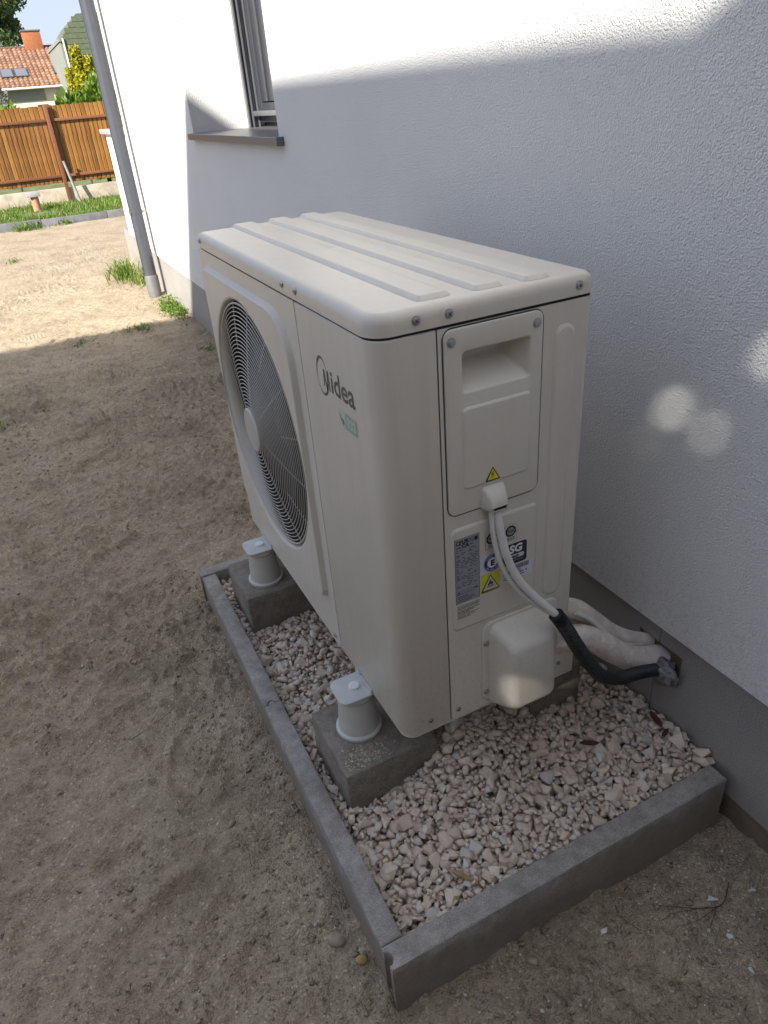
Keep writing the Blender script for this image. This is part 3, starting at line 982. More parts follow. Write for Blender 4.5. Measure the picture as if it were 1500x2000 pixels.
loops_mesh(bm, LL, False, False)
finish(bm, 'cover_plate', PLASTIC, cov, smooth=50)
# pocket: roof goes straight in, floor slopes up from the front edge
D_ = 0.052
bm = bmesh.new()
fr = [bm.verts.new(NF(a, b, CH - 0.004)) for a, b in ((HX0, HZ0_), (HX1, HZ0_), (HX1, HZ1_), (HX0, HZ1_))]
bk = [bm.verts.new(NF(a, b, -D_)) for a, b in ((HX0 + 0.005, HZ1_ - 0.028), (HX1 - 0.024, HZ1_ - 0.028), (HX1 - 0.024, HZ1_ - 0.004), (HX0 + 0.005, HZ1_ - 0.004))]
for k in range(4):
    bm.faces.new((fr[k], fr[(k + 1) % 4], bk[(k + 1) % 4], bk[k]))
bm.faces.new(bk)
bmesh.ops.bevel(bm, geom=[e for e in bm.edges if e.calc_length() > 0.02 and len(e.link_faces) == 2], offset=0.004, segments=3, profile=0.5, affect='EDGES')
finish(bm, 'grip_recess', PLASTIC, cov, smooth=60)
NFC = lambda a, b, h: (a, YN - CH - h, b)
plateau('raised_field', NFC, -0.4985, -0.3625, 0.866, 1.017, 0.010, 0.0035, 0.004, PLASTIC, cov)
screw(cov, (-0.514, YN - CH, 1.128), (0, -1, 0), 0.0066)
screw(cov, (-0.354, YN - CH, 1.128), (0, -1, 0), 0.0066)
# cable gland moulded at the foot of the cover
bm = bmesh.new()
def gl(d, h, z1_=0.861, sh=0.0):
    return [NF(a, b, h) for a, b in rrect(-0.462 + d, -0.414 - d, 0.814 + d * 0.4, z1_ - d, 0.008, 5)]
loops_mesh(bm, [gl(0, 0.003), gl(0.002, 0.010), gl(0.006, 0.022, 0.853), gl(0.008, 0.027, 0.846), gl(0.012, 0.0285, 0.842)], True, True)
finish(bm, 'cable_gland', PLASTIC, cov, smooth=50)

# long rib and label field stamped in the side panel
plateau('rib', NF, -0.3165, -0.273, 0.56, 1.115, 0.021, 0.0042, 0.006, IVORY, unit)
plateau('label_field', NF, -0.5265, -0.336, 0.560, 0.792, 0.014, 0.0035, 0.005, IVORY, unit)
for (x, z) in ((-0.585, ZB + 0.024), (-0.519, ZB + 0.022)):
    screw(unit, (x, YN, z), (0, -1, 0), 0.005)

# valve cover
vc = empty('valve_cover')
vc.parent = unit
vc.location = Vector((-0.38, YN, 0.44)) - unit.location
bm = bmesh.new()
fl = (-0.461, -0.278, 0.345, 0.552)
loops_mesh(bm, [[NF(a, b, h) for a, b in inset(*fl, 0.022, d, 7)] for d, h in ((0, 0.0), (0, 0.0025), (0.0012, 0.004), (0.004, 0.0045))])
finish(bm, 'flange', PLASTIC, vc, smooth=50)
bm = bmesh.new()
def vb(x0_, x1_, z0_, z1_, r, h): return [NF(a, b, h) for a, b in rrect(x0_, x1_, z0_, z1_, r, 8)]
loops_mesh(bm, [vb(-0.446, -0.294, 0.328, 0.546, 0.020, 0.0045), vb(-0.443, -0.298, 0.331, 0.541, 0.020, 0.012),
                vb(-0.434, -0.313, 0.343, 0.528, 0.019, 0.045), vb(-0.430, -0.320, 0.349, 0.521, 0.018, 0.057),
                vb(-0.426, -0.324, 0.354, 0.515, 0.016, 0.0625), vb(-0.417, -0.333, 0.363, 0.506, 0.010, 0.066)])
finish(bm, 'cover_box', PLASTIC, vc, smooth=60)
for z in (0.503, 0.372):
    screw(vc, (-0.4535, YN - 0.0045, z), (0, -1, 0), 0.0052)

# valve bay at the back corner below the panel: a lighter strip of the base
box('base_skirt', (-0.30, YN - 0.003, ZB - 0.012), (XB + 0.012, YN + 0.05, ZB + 0.06), IVORY, unit, 0.003)
screw(unit, (-0.265, YN - 0.003, ZB + 0.03), (0, -1, 0), 0.0045)

# foot brackets
for y in (0.285, 0.968):
    bm = bmesh.new()
    loops_mesh(bm, [[(a, b, z) for a, b in inset(XF - 0.074, XF + 0.05, y - 0.042, y + 0.042, (0.02, 0.003, 0.003, 0.02), d, 6)] for d, z in ((0.001, 0.3255), (0, 0.3262), (0, 0.3288), (0.001, 0.3295))])
    br = finish(bm, 'foot_bracket', GALV, unit, smooth=40)
    lathe('bolt_cap', XF - 0.026, y, [(0.0125, 0.3294), (0.0125, 0.3345), (0.011, 0.336), (0.004, 0.3365)], BOLTM, br, 20)
    # front lip of the base pan above the bracket
    box('bracket_lip', (XF - 0.0035, y - 0.042, 0.3295), (XF - 0.0005, y + 0.042, 0.342), GALV, br)

# ------------------------------------------------------------------ print on the unit
FCU = bpy.data.curves
def text_mesh(body, size, bold=0.0, shear=0.0, align='CENTER'):
    cu = FCU.new('lettering', 'FONT')
    cu.body = body; cu.size = size; cu.offset = bold; cu.shear = shear
    cu.align_x = align; cu.align_y = 'CENTER'
    cu.resolution_u = 3
    o = bpy.data.objects.new('lettering', cu)
    COL.objects.link(o)
    bpy.context.view_layer.update()
    me = bpy.data.meshes.new_from_object(o.evaluated_get(bpy.context.evaluated_depsgraph_get()))
    bpy.data.objects.remove(o)
    vv = [tuple(v.co) for v in me.vertices]; ff = [tuple(p.vertices) for p in me.polygons]
    bpy.data.meshes.remove(me)
    return vv, ff

class Print:
    """collects flat shapes in (a, b) on one plane, joined as one printed part."""
    def __init__(s): s.v = []; s.f = []
    def add(s, vv, ff):
        o = len(s.v); s.v += vv; s.f += [tuple(i + o for i in q) for q in ff]
    def poly(s, pts): s.add([(a, b) for a, b in pts], [tuple(range(len(pts)))])
    def rect(s, a0, a1, b0, b1): s.poly([(a0, b0), (a1, b0), (a1, b1), (a0, b1)])
    def ring(s, c, r0, r1, n=40, sx=1.0):
        vv = []
        for k in range(n):
            t = 2 * PI * k / n
            vv += [(c[0] + r0 * math.cos(t) * sx, c[1] + r0 * math.sin(t)), (c[0] + r1 * math.cos(t) * sx, c[1] + r1 * math.sin(t))]
        s.add(vv, [(2 * k, 2 * k + 1, (2 * k + 3) % (2 * n), (2 * k + 2) % (2 * n)) for k in range(n)])
    def stroke(s, pts, wd):
        """pts list of (a, b); wd list of widths."""
        vv = []
        for i, p in enumerate(pts):
            q = pts[min(i + 1, len(pts) - 1)]; o = pts[max(i - 1, 0)]
            d = Vector((q[0] - o[0], q[1] - o[1])).normalized()
            w_ = (wd[i] if isinstance(wd, list) else wd) * 0.5
            vv += [(p[0] - d.y * w_, p[1] + d.x * w_), (p[0] + d.y * w_, p[1] - d.x * w_)]
        s.add(vv, [(2 * i, 2 * i + 1, 2 * i + 3, 2 * i + 2) for i in range(len(pts) - 1)])
    def text(s, body, c, size, bold=0.0, sx=1.0, shear=0.0, align='CENTER', rot=0.0):
        vv, ff = text_mesh(body, size, bold, shear, align)
        cr, sr = math.cos(rot), math.sin(rot)
        s.add([(c[0] + (v[0] * cr - v[1] * sr) * sx, c[1] + v[0] * sr + v[1] * cr) for v in vv], ff)
    def build(s, name, mapf, h, mat, parent):
        return pydata(name, [mapf(a, b, h) for a, b in s.v], s.f, mat, parent)

# maker's logo on the service panel, reading along -y.  local a runs to the reader's right
LF = lambda a, b, h: (XF - h, 0.336 - a, 1.02 + b)
lg = Print()
cx_, cz_, rx, rz = 0.026, 0.022, 0.0245, 0.034
arc, wd = [], []
for k in range(49):
    t = math.radians(30 + 318 * k / 48)
    arc.append((cx_ + rx * math.cos(t), cz_ + rz * math.sin(t)))
    wd.append(0.0012 + 0.0048 * max(0, math.cos((t - math.radians(118)) * 0.9)) ** 3 + 0.0042 * max(0, math.cos((t - math.radians(300)) * 0.9)) ** 2)
lg.stroke(arc, wd)
lg.stroke([(0.027, 0.004), (0.030, 0.006), (0.032, 0.012), (0.034, 0.026), (0.035, 0.037)], [0.0015, 0.003, 0.004, 0.0045, 0.005])
lg.stroke([(0.0355, 0.037), (0.040, 0.012), (0.043, 0.000)], [0.005, 0.0048, 0.004])
lg.stroke([(0.043, -0.002), (0.048, 0.016), (0.0505, 0.038)], [0.004, 0.0045, 0.005])
lg.stroke([(0.0515, 0.038), (0.055, 0.018), (0.057, 0.001)], [0.0048, 0.0048, 0.0048])
vv, ff = text_mesh('idea', 0.058, 0.0010, 0, 'LEFT')
mx = max(v[0] for v in vv); mn = min(v[0] for v in vv); mb = min(v[1] for v in vv)
lg.add([(0.064 + (v[0] - mn) * (0.099 / (mx - mn)), 0.0015 + (v[1] - mb)) for v in vv], ff)
lg.build('maker_logo', LF, 0.0004, LOGO, unit)
# refrigerant tag
tgp = Print(); tgp.poly(inset(0.084, 0.162, -0.050, -0.018, 0.005, 0, 5))
tag_o = tgp.build('refrigerant_tag', LF, 0.0003, GREENL, unit)
t2 = Print(); t2.poly(inset(0.112, 0.1605, -0.0485, -0.0195, 0.004, 0, 5)); t2.build('tag_field', LF, 0.0005, GREEN, tag_o)
t4 = Print(); t4.text('R32', (0.1385, -0.034), 0.024, 0.0012, 0.9); t4.build('tag_lettering', LF, 0.0007, GREENL, tag_o)
t3 = Print(); t3.stroke([(0.090, -0.026), (0.094, -0.036), (0.102, -0.042)], [0.002, 0.003, 0.0015]); t3.stroke([(0.097, -0.034), (0.105, -0.036), (0.104, -0.043), (0.098, -0.042)], [0.0015, 0.004, 0.004, 0.001])
t3.build('tag_leaf', LF, 0.0006, LOGO, tag_o)

LH = 0.0036
def pr_build(p, name, mat, parent, lay=0): return p.build(name, NF, LH + 0.0003 + 0.0003 * lay, mat, parent)

# rating plate: fine print reads as rows of dashes
rp = Print(); rp.rect(-0.519, -0.4675, 0.626, 0.771)
plate = pr_build(rp, 'rating_plate', PLATE, unit)
rp = Print()
rp.text('CE', (-0.5105, 0.7615), 0.0125, 0.0005, 0.8); rp.text('UK', (-0.4965, 0.7625), 0.011, 0.0006); rp.text('CA', (-0.4965, 0.7535), 0.011, 0.0006)
rp.text('0123', (-0.5105, 0.752), 0.005, 0.0002)
rp.ring((-0.4835, 0.7625), 0.0035, 0.0046, 14); rp.stroke([(-0.487, 0.766), (-0.480, 0.757)], 0.0009); rp.rect(-0.4775, -0.4705, 0.758, 0.7665)
rp.rect(-0.488, -0.481, 0.7525, 0.7542)
rr_ = random.Random(3)
z = 0.7455
while z > 0.662:
    x = -0.5165
    while x < -0.474:
        L = rr_.uniform(0.003, 0.010)
        if rr_.random() < 0.72:
            rp.rect(x, min(x + L, -0.4705), z, z + 0.0012)
        x += L + rr_.uniform(0.001, 0.006)
    z -= 0.0034
for k in range(4):
    a = -0.5125 + k * 0.0098
    if k == 0:
        rp.stroke([(a - 0.004, 0.648), (a, 0.656), (a + 0.004, 0.648), (a - 0.004, 0.648)], 0.0012); rp.rect(a - 0.001, a + 0.001, 0.6495, 0.653)
    else:
        rp.stroke([(a - 0.003, 0.6485), (a + 0.003, 0.6485), (a + 0.003, 0.6535), (a - 0.003, 0.6535), (a - 0.003, 0.6485)], 0.0007)
rp.rect(-0.479, -0.471, 0.652, 0.6545)
for z in (0.642, 0.638, 0.634, 0.6305):
    rp.rect(-0.516, -0.485 + rr_.uniform(-0.01, 0.01), z, z + 0.0011)
pr_build(rp, 'plate_print', BLACKP, plate, 1)
rp = Print(); rp.stroke([(-0.519, 0.626), (-0.519, 0.771), (-0.4675, 0.771), (-0.4675, 0.626)], 0.0009); pr_build(rp, 'plate_border', BLACKP, plate, 1)
rp = Print()
for k, z in enumerate((0.619, 0.6155, 0.6125, 0.608, 0.605, 0.602, 0.598, 0.594, 0.5905)):
    x = -0.5165
    end = -0.468 - (0.010 * (k % 3) if k > 2 else 0)
    while x < end:
        L = rr_.uniform(0.004, 0.011); rp.rect(x, min(x + L, end), z, z + 0.0013); x += L + 0.0011
pr_build(rp, 'notice_print', BLACKP, unit)

# certification octagons
for (ox, oz) in ((-0.4405, 0.7485), (-0.3985, 0.7495)):
    p = Print(); p.rect(ox - 0.0135, ox + 0.0135, oz - 0.021, oz + 0.0135)
    sq = pr_build(p, 'certificate_sticker', CREAMP, unit)
    sq.data.materials[0] = IVORY
    p = Print()
    for k in range(4):
        pass
    p.stroke([(ox - 0.0135, oz - 0.021), (ox + 0.0135, oz - 0.021), (ox + 0.0135, oz + 0.0135), (ox - 0.0135, oz + 0.0135), (ox - 0.0135, oz - 0.021)], 0.0005)
    for z in (oz - 0.0145, oz - 0.017, oz - 0.0192): p.rect(ox - 0.008, ox + 0.009, z, z + 0.0009)
    p.poly([(ox + 0.0125 * math.cos(2 * PI * (k + 0.5) / 8), oz + 0.0125 * math.sin(2 * PI * (k + 0.5) / 8)) for k in range(8)])
    pr_build(p, 'octagon_print', BLACKP, sq, 1)
    p = Print(); p.poly([(ox + 0.0082 * math.cos(2 * PI * k / 20), oz + 0.0082 * math.sin(2 * PI * k / 20)) for k in range(20)]); pr_build(p, 'octagon_centre', PLATE, sq, 2)
    p = Print(); p.text('TÜV', (ox, oz), 0.0072, 0.0003); pr_build(p, 'octagon_lettering', BLACKP, sq, 3)

# white square with the blue ring and the letter E
p = Print(); p.rect(-0.4648, -0.415, 0.673, 0.716); est = pr_build(p, 'test_mark_sticker', PALEB, unit)
ec = (-0.4385, 0.6945)
p = Print(); p.ring(ec, 0.0114, 0.0182, 40); pr_build(p, 'blue_ring', NAVY, est, 1)
p = Print(); p.ring(ec, 0.0196, 0.0202, 40); pr_build(p, 'outer_ring', NAVY, est, 1)
p = Print(); p.poly([(ec[0] + 0.0114 * math.cos(2 * PI * k / 32), ec[1] + 0.0114 * math.sin(2 * PI * k / 32)) for k in range(32)]); pr_build(p, 'ring_centre', WHITEP, est, 1)
p = Print(); p.text('E', (ec[0], ec[1] - 0.001), 0.0165, 0.0009); pr_build(p, 'letter', BLACKP, est, 2)
p = Print()
for k in range(13):
    a = math.radians(35 + 110 * k / 12)
    if k != 5: p.rect(ec[0] + 0.0148 * math.cos(a) - 0.0008, ec[0] + 0.0148 * math.cos(a) + 0.0008, ec[1] + 0.0148 * math.sin(a) - 0.0011, ec[1] + 0.0148 * math.sin(a) + 0.0011)
    a = -a
    if k not in (4, 9): p.rect(ec[0] + 0.0148 * math.cos(a) - 0.0008, ec[0] + 0.0148 * math.cos(a) + 0.0008, ec[1] + 0.0148 * math.sin(a) - 0.0011, ec[1] + 0.0148 * math.sin(a) + 0.0011)
pr_build(p, 'ring_lettering', PALEB, est, 2)

# flammable-gas triangle
p = Print(); p.rect(-0.4648, -0.4215, 0.6295, 0.6725); fst = pr_build(p, 'flammable_sticker', YELG, unit)
p = Print(); p.stroke([(-0.4625, 0.6335), (-0.4238, 0.6335), (-0.4432, 0.668), (-0.4625, 0.6335), (-0.4615, 0.6335)], 0.0026); pr_build(p, 'triangle_border', BLACKP, fst, 2)
p = Print(); p.poly([(-0.460, 0.6345), (-0.4265, 0.6345), (-0.4432, 0.665)]); pr_build(p, 'triangle_field', CREAMP, fst, 1)
p = Print()
fx, fz = -0.4432, 0.6435
p.poly([(fx - 0.005, fz + 0.001), (fx - 0.0058, fz + 0.005), (fx - 0.003, fz + 0.008), (fx - 0.0012, fz + 0.0142), (fx + 0.0022, fz + 0.0095), (fx + 0.0028, fz + 0.007), (fx + 0.0052, fz + 0.0085), (fx + 0.0055, fz + 0.003), (fx + 0.004, fz)])
pr_build(p, 'flame_print', FLAME, fst, 3)
p = Print(); p.rect(fx - 0.0075, fx + 0.0075, fz - 0.0022, fz - 0.0008); p.rect(-0.4615, -0.4245, 0.6308, 0.6318); pr_build(p, 'flame_base', BLACKP, fst, 3)
p = Print(); p.poly([(fx - 0.002, fz + 0.001), (fx - 0.0012, fz + 0.005), (fx + 0.0012, fz + 0.003), (fx + 0.002, fz + 0.001)]); pr_build(p, 'flame_core', CREAMP, fst, 4)

# SG Ready label
p = Print(); p.poly(inset(-0.4165, -0.3595, 0.672, 0.7215, 0.007, 0, 5)); sgo = pr_build(p, 'grid_ready_label', WHITEP, unit)
p = Print(); p.poly(inset(-0.4165, -0.3595, 0.672, 0.7215, 0.007, 0.0012, 5)); pr_build(p, 'label_field_dark', AUBER, sgo, 1)
p = Print(); p.text('SG', (-0.3865, 0.7065), 0.0235, 0.0010, 1.05, 0.08); pr_build(p, 'large_lettering', WHITEP, sgo, 2)
p = Print(); p.poly(inset(-0.408, -0.367, 0.6855, 0.695, 0.0045, 0, 5)); pr_build(p, 'pill', PALEB, sgo, 2)
p = Print(); p.text('Ready', (-0.391, 0.6903), 0.0098, 0.0004, 1.0, 0.2); pr_build(p, 'small_lettering', BLACKP, sgo, 3)
p = Print(); p.rect(-0.402, -0.370, 0.6803, 0.6814); pr_build(p, 'fine_line', PLATE, sgo, 2)
# barcode label
p = Print(); p.rect(-0.4210, -0.346, 0.6365, 0.6705); bco = pr_build(p, 'barcode_label', PALEB, unit, 0)
p = Print()
x = -0.392
while x < -0.357:
    wd_ = rr_.choice([0.0005, 0.0008, 0.0013]); p.rect(x, x + wd_, 0.659, 0.6695); x += wd_ + rr_.choice([0.0005, 0.0009])
x = -0.4135
while x < -0.398:
    wd_ = rr_.choice([0.0006, 0.0012]); p.rect(x, x + wd_, 0.650, 0.660); x += wd_ + rr_.choice([0.0006, 0.001])
for k in range(6):
    if k != 4: p.rect(-0.3855 + k * 0.0046, -0.3823 + k * 0.0046, 0.648, 0.6515)
for z, a, b in ((0.6545, -0.386, -0.374), (0.6435, -0.383, -0.366), (0.645, -0.412, -0.397), (0.6405, -0.414, -0.400)):
    p.rect(a, b, z, z + 0.0018)
pr_build(p, 'barcode_print', BLACKP, bco, 1)

# electric warning triangle on the cover
WF = lambda a, b, h: (a, YN - CH - 0.0039 - h, b + 0.004)
p = Print(); p.poly([(-0.4560, 0.8665), (-0.4245, 0.8665), (-0.4405, 0.8945)]); wt = p.build('voltage_warning_sticker', WF, 0.0002, YEL, unit)
p = Print(); p.stroke([(-0.4540, 0.8678), (-0.4268, 0.8678), (-0.4405, 0.8920), (-0.4540, 0.8678), (-0.4530, 0.8678)], 0.0030); p.build('warning_border', WF, 0.0005, BLACKP, wt)
p = Print(); p.stroke([(-0.4390, 0.8850), (-0.4428, 0.8785), (-0.4388, 0.8795), (-0.4420, 0.8715)], [0.0012, 0.0022, 0.0022, 0.0008]); p.build('lightning_bolt', WF, 0.0006, BLACKP, wt)

# ------------------------------------------------------------------ concrete blocks and rubber feet
def rough_block(name, lo, hi, mat, chip=0.004, seed=0):
    bm = bmesh.new()
    add_box(bm, lo, hi, 0.004, 2)
    bmesh.ops.subdivide_edges(bm, edges=[e for e in bm.edges if e.calc_length() > 0.06], cuts=7, use_grid_fill=True)
    r = random.Random(seed)
    bm.normal_update()
    for v in bm.verts:
        v.co += Vector((r.uniform(-1, 1), r.uniform(-1, 1), r.uniform(-1, 1))) * 0.0011
    return finish(bm, name, mat, None, smooth=50)
b1 = rough_block('concrete_block', (-0.757, 0.165, -0.02), (-0.535, 0.378, 0.206), BLOCK, seed=1)
tag(b1, 'dark concrete block under the near end of the heat pump, gritty dust on its corner', 'concrete block', 'concrete blocks under the heat pump')
VV, FF, off = [], [], 0
dr = np.random.default_rng(3)
PEB0 = None
for k in range(420):
    x, y = -0.70 + dr.normal(0, 0.03), 0.205 + dr.normal(0, 0.018)
    if not (-0.752 < x < -0.6 and 0.169 < y < 0.25): continue
    s = dr.uniform(0.0008, 0.0026)
    W = np.array([(-1, -1, 0), (1, -.8, 0), (.9, 1, 0), (-1, .9, 0), (0.1, 0, 1.0)]) * s + np.array([x, y, 0.2062])
    VV.append(W); FF.append(np.array([(0, 1, 4), (1, 2, 4), (2, 3, 4), (3, 0, 4)]) + off); off += 5
big_mesh('dust_grains', np.concatenate(VV), np.concatenate(FF), GRIT, b1)['kind'] = 'stuff'
b2 = rough_block('concrete_block', (-0.757, 0.892, -0.02), (-0.535, 1.108, 0.206), BLOCK, seed=2)
tag(b2, 'dark concrete block under the far fan end of the heat pump', 'concrete block', 'concrete blocks under the heat pump')
b3 = rough_block('concrete_block', (-0.275, 0.165, -0.02), (-0.128, 0.378, 0.242), BLOCK, seed=5)
tag(b3, 'dark concrete block under the heat pump next to the wall, behind the valve cover', 'concrete block', 'concrete blocks under the heat pump')
for y, lb in ((0.285, 'pale rubber foot standing on the near concrete block'), (0.968, 'pale rubber foot standing on the far concrete block')):
    ft = empty('rubber_foot', (-0.672, y, 0.206))
    tag(ft, lb, 'rubber foot', 'rubber feet under the heat pump')
    lathe('base_flange', -0.672, y, [(0.0520, 0.2065), (0.0535, 0.210), (0.0530, 0.216), (0.049, 0.2195), (0.044, 0.2205)], FOOTM, ft, 40)
    lathe('cone', -0.672, y, [(0.0470, 0.2206), (0.0455, 0.235), (0.0425, 0.270), (0.0405, 0.296), (0.0400, 0.3075)], FOOTM, ft, 40)
    lathe('top_disc', -0.672, y, [(0.0375, 0.3076), (0.0375, 0.3110), (0.0405, 0.3115), (0.0405, 0.3245), (0.039, 0.3253)], FOOTM, ft, 40)

# ------------------------------------------------------------------ kerbs round the gravel
XC, YC0, YC1, KW, KT = -0.834, -0.187, 1.267, 0.0465, 0.1205
def kerb(poly, z0, z1, label, seed, chip=0.0):
    bm = bmesh.new()
    n = len(poly)
    lo = [bm.verts.new((x, y, z0)) for x, y in poly]
    hi = [bm.verts.new((x, y, z1)) for x, y in poly]
    for k in range(n):
        bm.faces.new((lo[k], lo[(k + 1) % n], hi[(k + 1) % n], hi[k]))
    top = bm.faces.new(hi)
    bm.faces.new(lo[::-1])
    bmesh.ops.recalc_face_normals(bm, faces=bm.faces[:])
    bmesh.ops.bevel(bm, geom=list(top.edges), offset=0.0045, segments=2, profile=0.5, affect='EDGES')
    bmesh.ops.subdivide_edges(bm, edges=[e for e in bm.edges if e.calc_length() > 0.2], cuts=30)
    r = random.Random(seed)
    for v in bm.verts:
        v.co += Vector((r.uniform(-1, 1), r.uniform(-1, 1), r.uniform(-1, 1))) * 0.0006
        if chip and v.co.z > z1 - 0.02 and r.random() < 0.06:
            v.co.z -= chip
    o = finish(bm, 'concrete_kerb', KERB, None, smooth=40)
    return tag(o, label, 'kerb', 'concrete kerbs around the gravel bed')
R_ = 0.0125
ym = YC0 + KW / 2
notch = [(XC + R_ * math.sin(PI * k / 8), ym + R_ * math.cos(PI * k / 8)) for k in range(9)]
kerb([(XC, YC0), (-0.012, YC0), (-0.012, YC0 + KW)] + [(XC, YC0 + KW)] + notch, -0.2, KT, 'grey concrete kerb across the near end of the gravel, grooved at its open end', 1)
yj = 0.546
tongue = [(XC + KW * 0.28 + 0.0, yj + 0.001), (XC + KW * 0.4, yj + 0.012), (XC + KW * 0.6, yj + 0.012), (XC + KW * 0.72, yj + 0.001)]
kerb([(XC + 0.001, YC0 + KW + 0.002), (XC + KW, YC0 + KW + 0.002), (XC + KW, yj + 0.001)] + tongue[::-1] + [(XC + 0.001, yj + 0.001)], -0.2, KT - 0.002, 'longer grey side kerb from the joint to the near corner', 2)
gr_ = [(XC + KW * 0.26, yj + 0.004), (XC + KW * 0.39, yj + 0.0155), (XC + KW * 0.61, yj + 0.0155), (XC + KW * 0.74, yj + 0.004)]
kerb([(XC + 0.002, yj + 0.004)] + gr_ + [(XC + KW + 0.002, yj + 0.004), (XC + KW + 0.004, YC1 - KW - 0.002), (XC + 0.004, YC1 - KW - 0.002)], -0.2, KT - 0.004, 'grey side kerb beside the far block, chipped at its joint', 3, 0.003)
kerb([(XC - 0.002, YC1 - KW), (-0.012, YC1 - KW), (-0.012, YC1), (XC + 0.004, YC1)], -0.2, KT, 'grey concrete kerb across the far end of the gravel bed', 4)

# ------------------------------------------------------------------ gravel
def hull_stone(seed, n=13):
    r = np.random.default_rng(seed)
    p = r.normal(size=(n, 3)); p /= np.linalg.norm(p, axis=1, keepdims=True)
    p *= r.uniform(0.82, 1.0, (n, 1))
    # chop with a few planes so that it reads as crushed rock
    for k in range(4):
        d = r.normal(size=3); d /= np.linalg.norm(d)
        t = p @ d; lim = r.uniform(0.45, 0.75)
        p -= np.outer(np.clip(t - lim, 0, None), d)
    p *= np.array([1.0, r.uniform(0.62, 0.95), r.uniform(0.45, 0.78)])
    bm = bmesh.new()
    for q in p: bm.verts.new(q)
    bmesh.ops.convex_hull(bm, input=bm.verts[:])
    bmesh.ops.delete(bm, geom=[v for v in bm.verts if not v.link_faces], context='VERTS')
    bmesh.ops.recalc_face_normals(bm, faces=bm.faces[:])
    bmesh.ops.triangulate(bm, faces=bm.faces[:])
    bm.verts.index_update()
    V_ = np.array([v.co[:] for v in bm.verts]); F_ = np.array([[v.index for v in f.verts] for f in bm.faces])
    bm.free()
    return V_, F_
SH = [hull_stone(100 + k, 11 + k % 5) for k in range(26)]

bx0, bx1, by0, by1 = XC + KW + 0.002, 0.010, YC0 + KW + 0.002, YC1 - KW - 0.002
CELL = 0.003
nxh, nyh = int((bx1 - bx0) / CELL) + 1, int((by1 - by0) / CELL) + 1
xs_ = bx0 + np.arange(nxh) * CELL; ys_ = by0 + np.arange(nyh) * CELL
XX, YY = np.meshgrid(xs_, ys_, indexing='ij')
def bed_level(x, y):
    mound = 0.062 * np.exp(-((x + 0.47) / 0.13) ** 2 - ((y - 0.16) / 0.10) ** 2) + 0.030 * np.clip((y - 0.06) / 0.12, 0, 1) * np.clip((x + 0.55) / 0.1, 0, 1) * np.clip((-0.08 - x) / 0.08, 0, 1)
    return 0.85 * mound + 0.085 + 0.030 * np.clip((x + 0.72) / 0.40, 0, 1) + 0.030 * np.exp(-((x + 0.62) / 0.15) ** 2 - ((y - 0.12) / 0.07) ** 2) + 0.012 * fbm(np.asarray(x, float), np.asarray(y, float), 6, 2, 77)
hm = bed_level(XX, YY) - 0.034
blk = ((((XX > -0.757) & (XX < -0.535)) & (((YY > 0.165) & (YY < 0.378)) | ((YY > 0.892) & (YY < 1.108)))) | ((XX > -0.275) & (XX < -0.128) & (YY > 0.165) & (YY < 0.378)))
hm0 = hm.copy()
gvb = big_mesh('gravel_bed', np.stack([XX[::4, ::4], YY[::4, ::4], (hm[::4, ::4] - 0.004)], -1).reshape(-1, 3),
               (lambda a, b: np.stack([np.arange(a * b).reshape(a, b)[:-1, :-1], np.arange(a * b).reshape(a, b)[1:, :-1], np.arange(a * b).reshape(a, b)[1:, 1:], np.arange(a * b).reshape(a, b)[:-1, 1:]], -1).reshape(-1, 4))(len(xs_[::4]), len(ys_[::4])), SAND)
tag(gvb, 'bed of pale crushed limestone gravel around the heat pump', kind='structure')
sr = np.random.default_rng(99)
placed = []
NST = 11500
for k in range(NST):
    s = float(np.clip(sr.lognormal(math.log(0.0138), 0.34), 0.0068, 0.029))
    if k > NST * 0.7: s *= 0.72
    best = None
    for tr in range(7):
        i = sr.integers(2, nxh - 2); j = sr.integers(2, nyh - 2)
        if blk[i, j]: continue
        if -0.08 > xs_[i] > -0.50 and 0.45 < ys_[j] and sr.random() < 0.6: continue
        d = hm[i, j] - hm0[i, j]
        if best is None or d < best[0]: best = (d, i, j)
    if best is None: continue
    _, i, j = best
    Vs, Fs = SH[sr.integers(len(SH))]
    q = Quaternion((0, 0, 1), sr.uniform(0, 2 * PI)) @ Quaternion(Vector(sr.normal(size=3)).normalized(), abs(sr.normal(0, 0.55)))
    Rm = np.array(q.to_matrix())
    W = (Vs * s) @ Rm.T
    x, y = xs_[i] + sr.uniform(-.5, .5) * CELL, ys_[j] + sr.uniform(-.5, .5) * CELL
    ext = np.abs(W).max(0)
    x = float(np.clip(x, bx0 + ext[0] * 0.9, bx1 - ext[0] * 0.8)); y = float(np.clip(y, by0 + ext[1] * 0.9, by1 - ext[1] * 0.9))
    rx_, ry_ = ext[0] * 0.72, ext[1] * 0.72
    i0, i1 = max(0, int((x - rx_ - bx0) / CELL)), min(nxh, int((x + rx_ - bx0) / CELL) + 2)
    j0, j1 = max(0, int((y - ry_ - by0) / CELL)), min(nyh, int((y + ry_ - by0) / CELL) + 2)
    sub = hm[i0:i1, j0:j1]
    if sub.size == 0: continue
    lx = XX[i0:i1, j0:j1] - x; ly = YY[i0:i1, j0:j1] - y
    e = np.clip(1 - (lx / (rx_ * 1.3)) ** 2 - (ly / (ry_ * 1.3)) ** 2, 0, None)
    ok = e > 0
    if not ok.any(): continue
    half = ext[2]
    zc = float(np.percentile(sub[ok], 45)) + half * 0.52
    if zc > bed_level(x, y) + 0.022: continue
    hm[i0:i1, j0:j1] = np.where(ok, np.maximum(sub, zc + half * 0.8 * np.sqrt(e)), sub)
    placed.append((W, Fs, Vector((x, y, zc)), s, q, Vs))

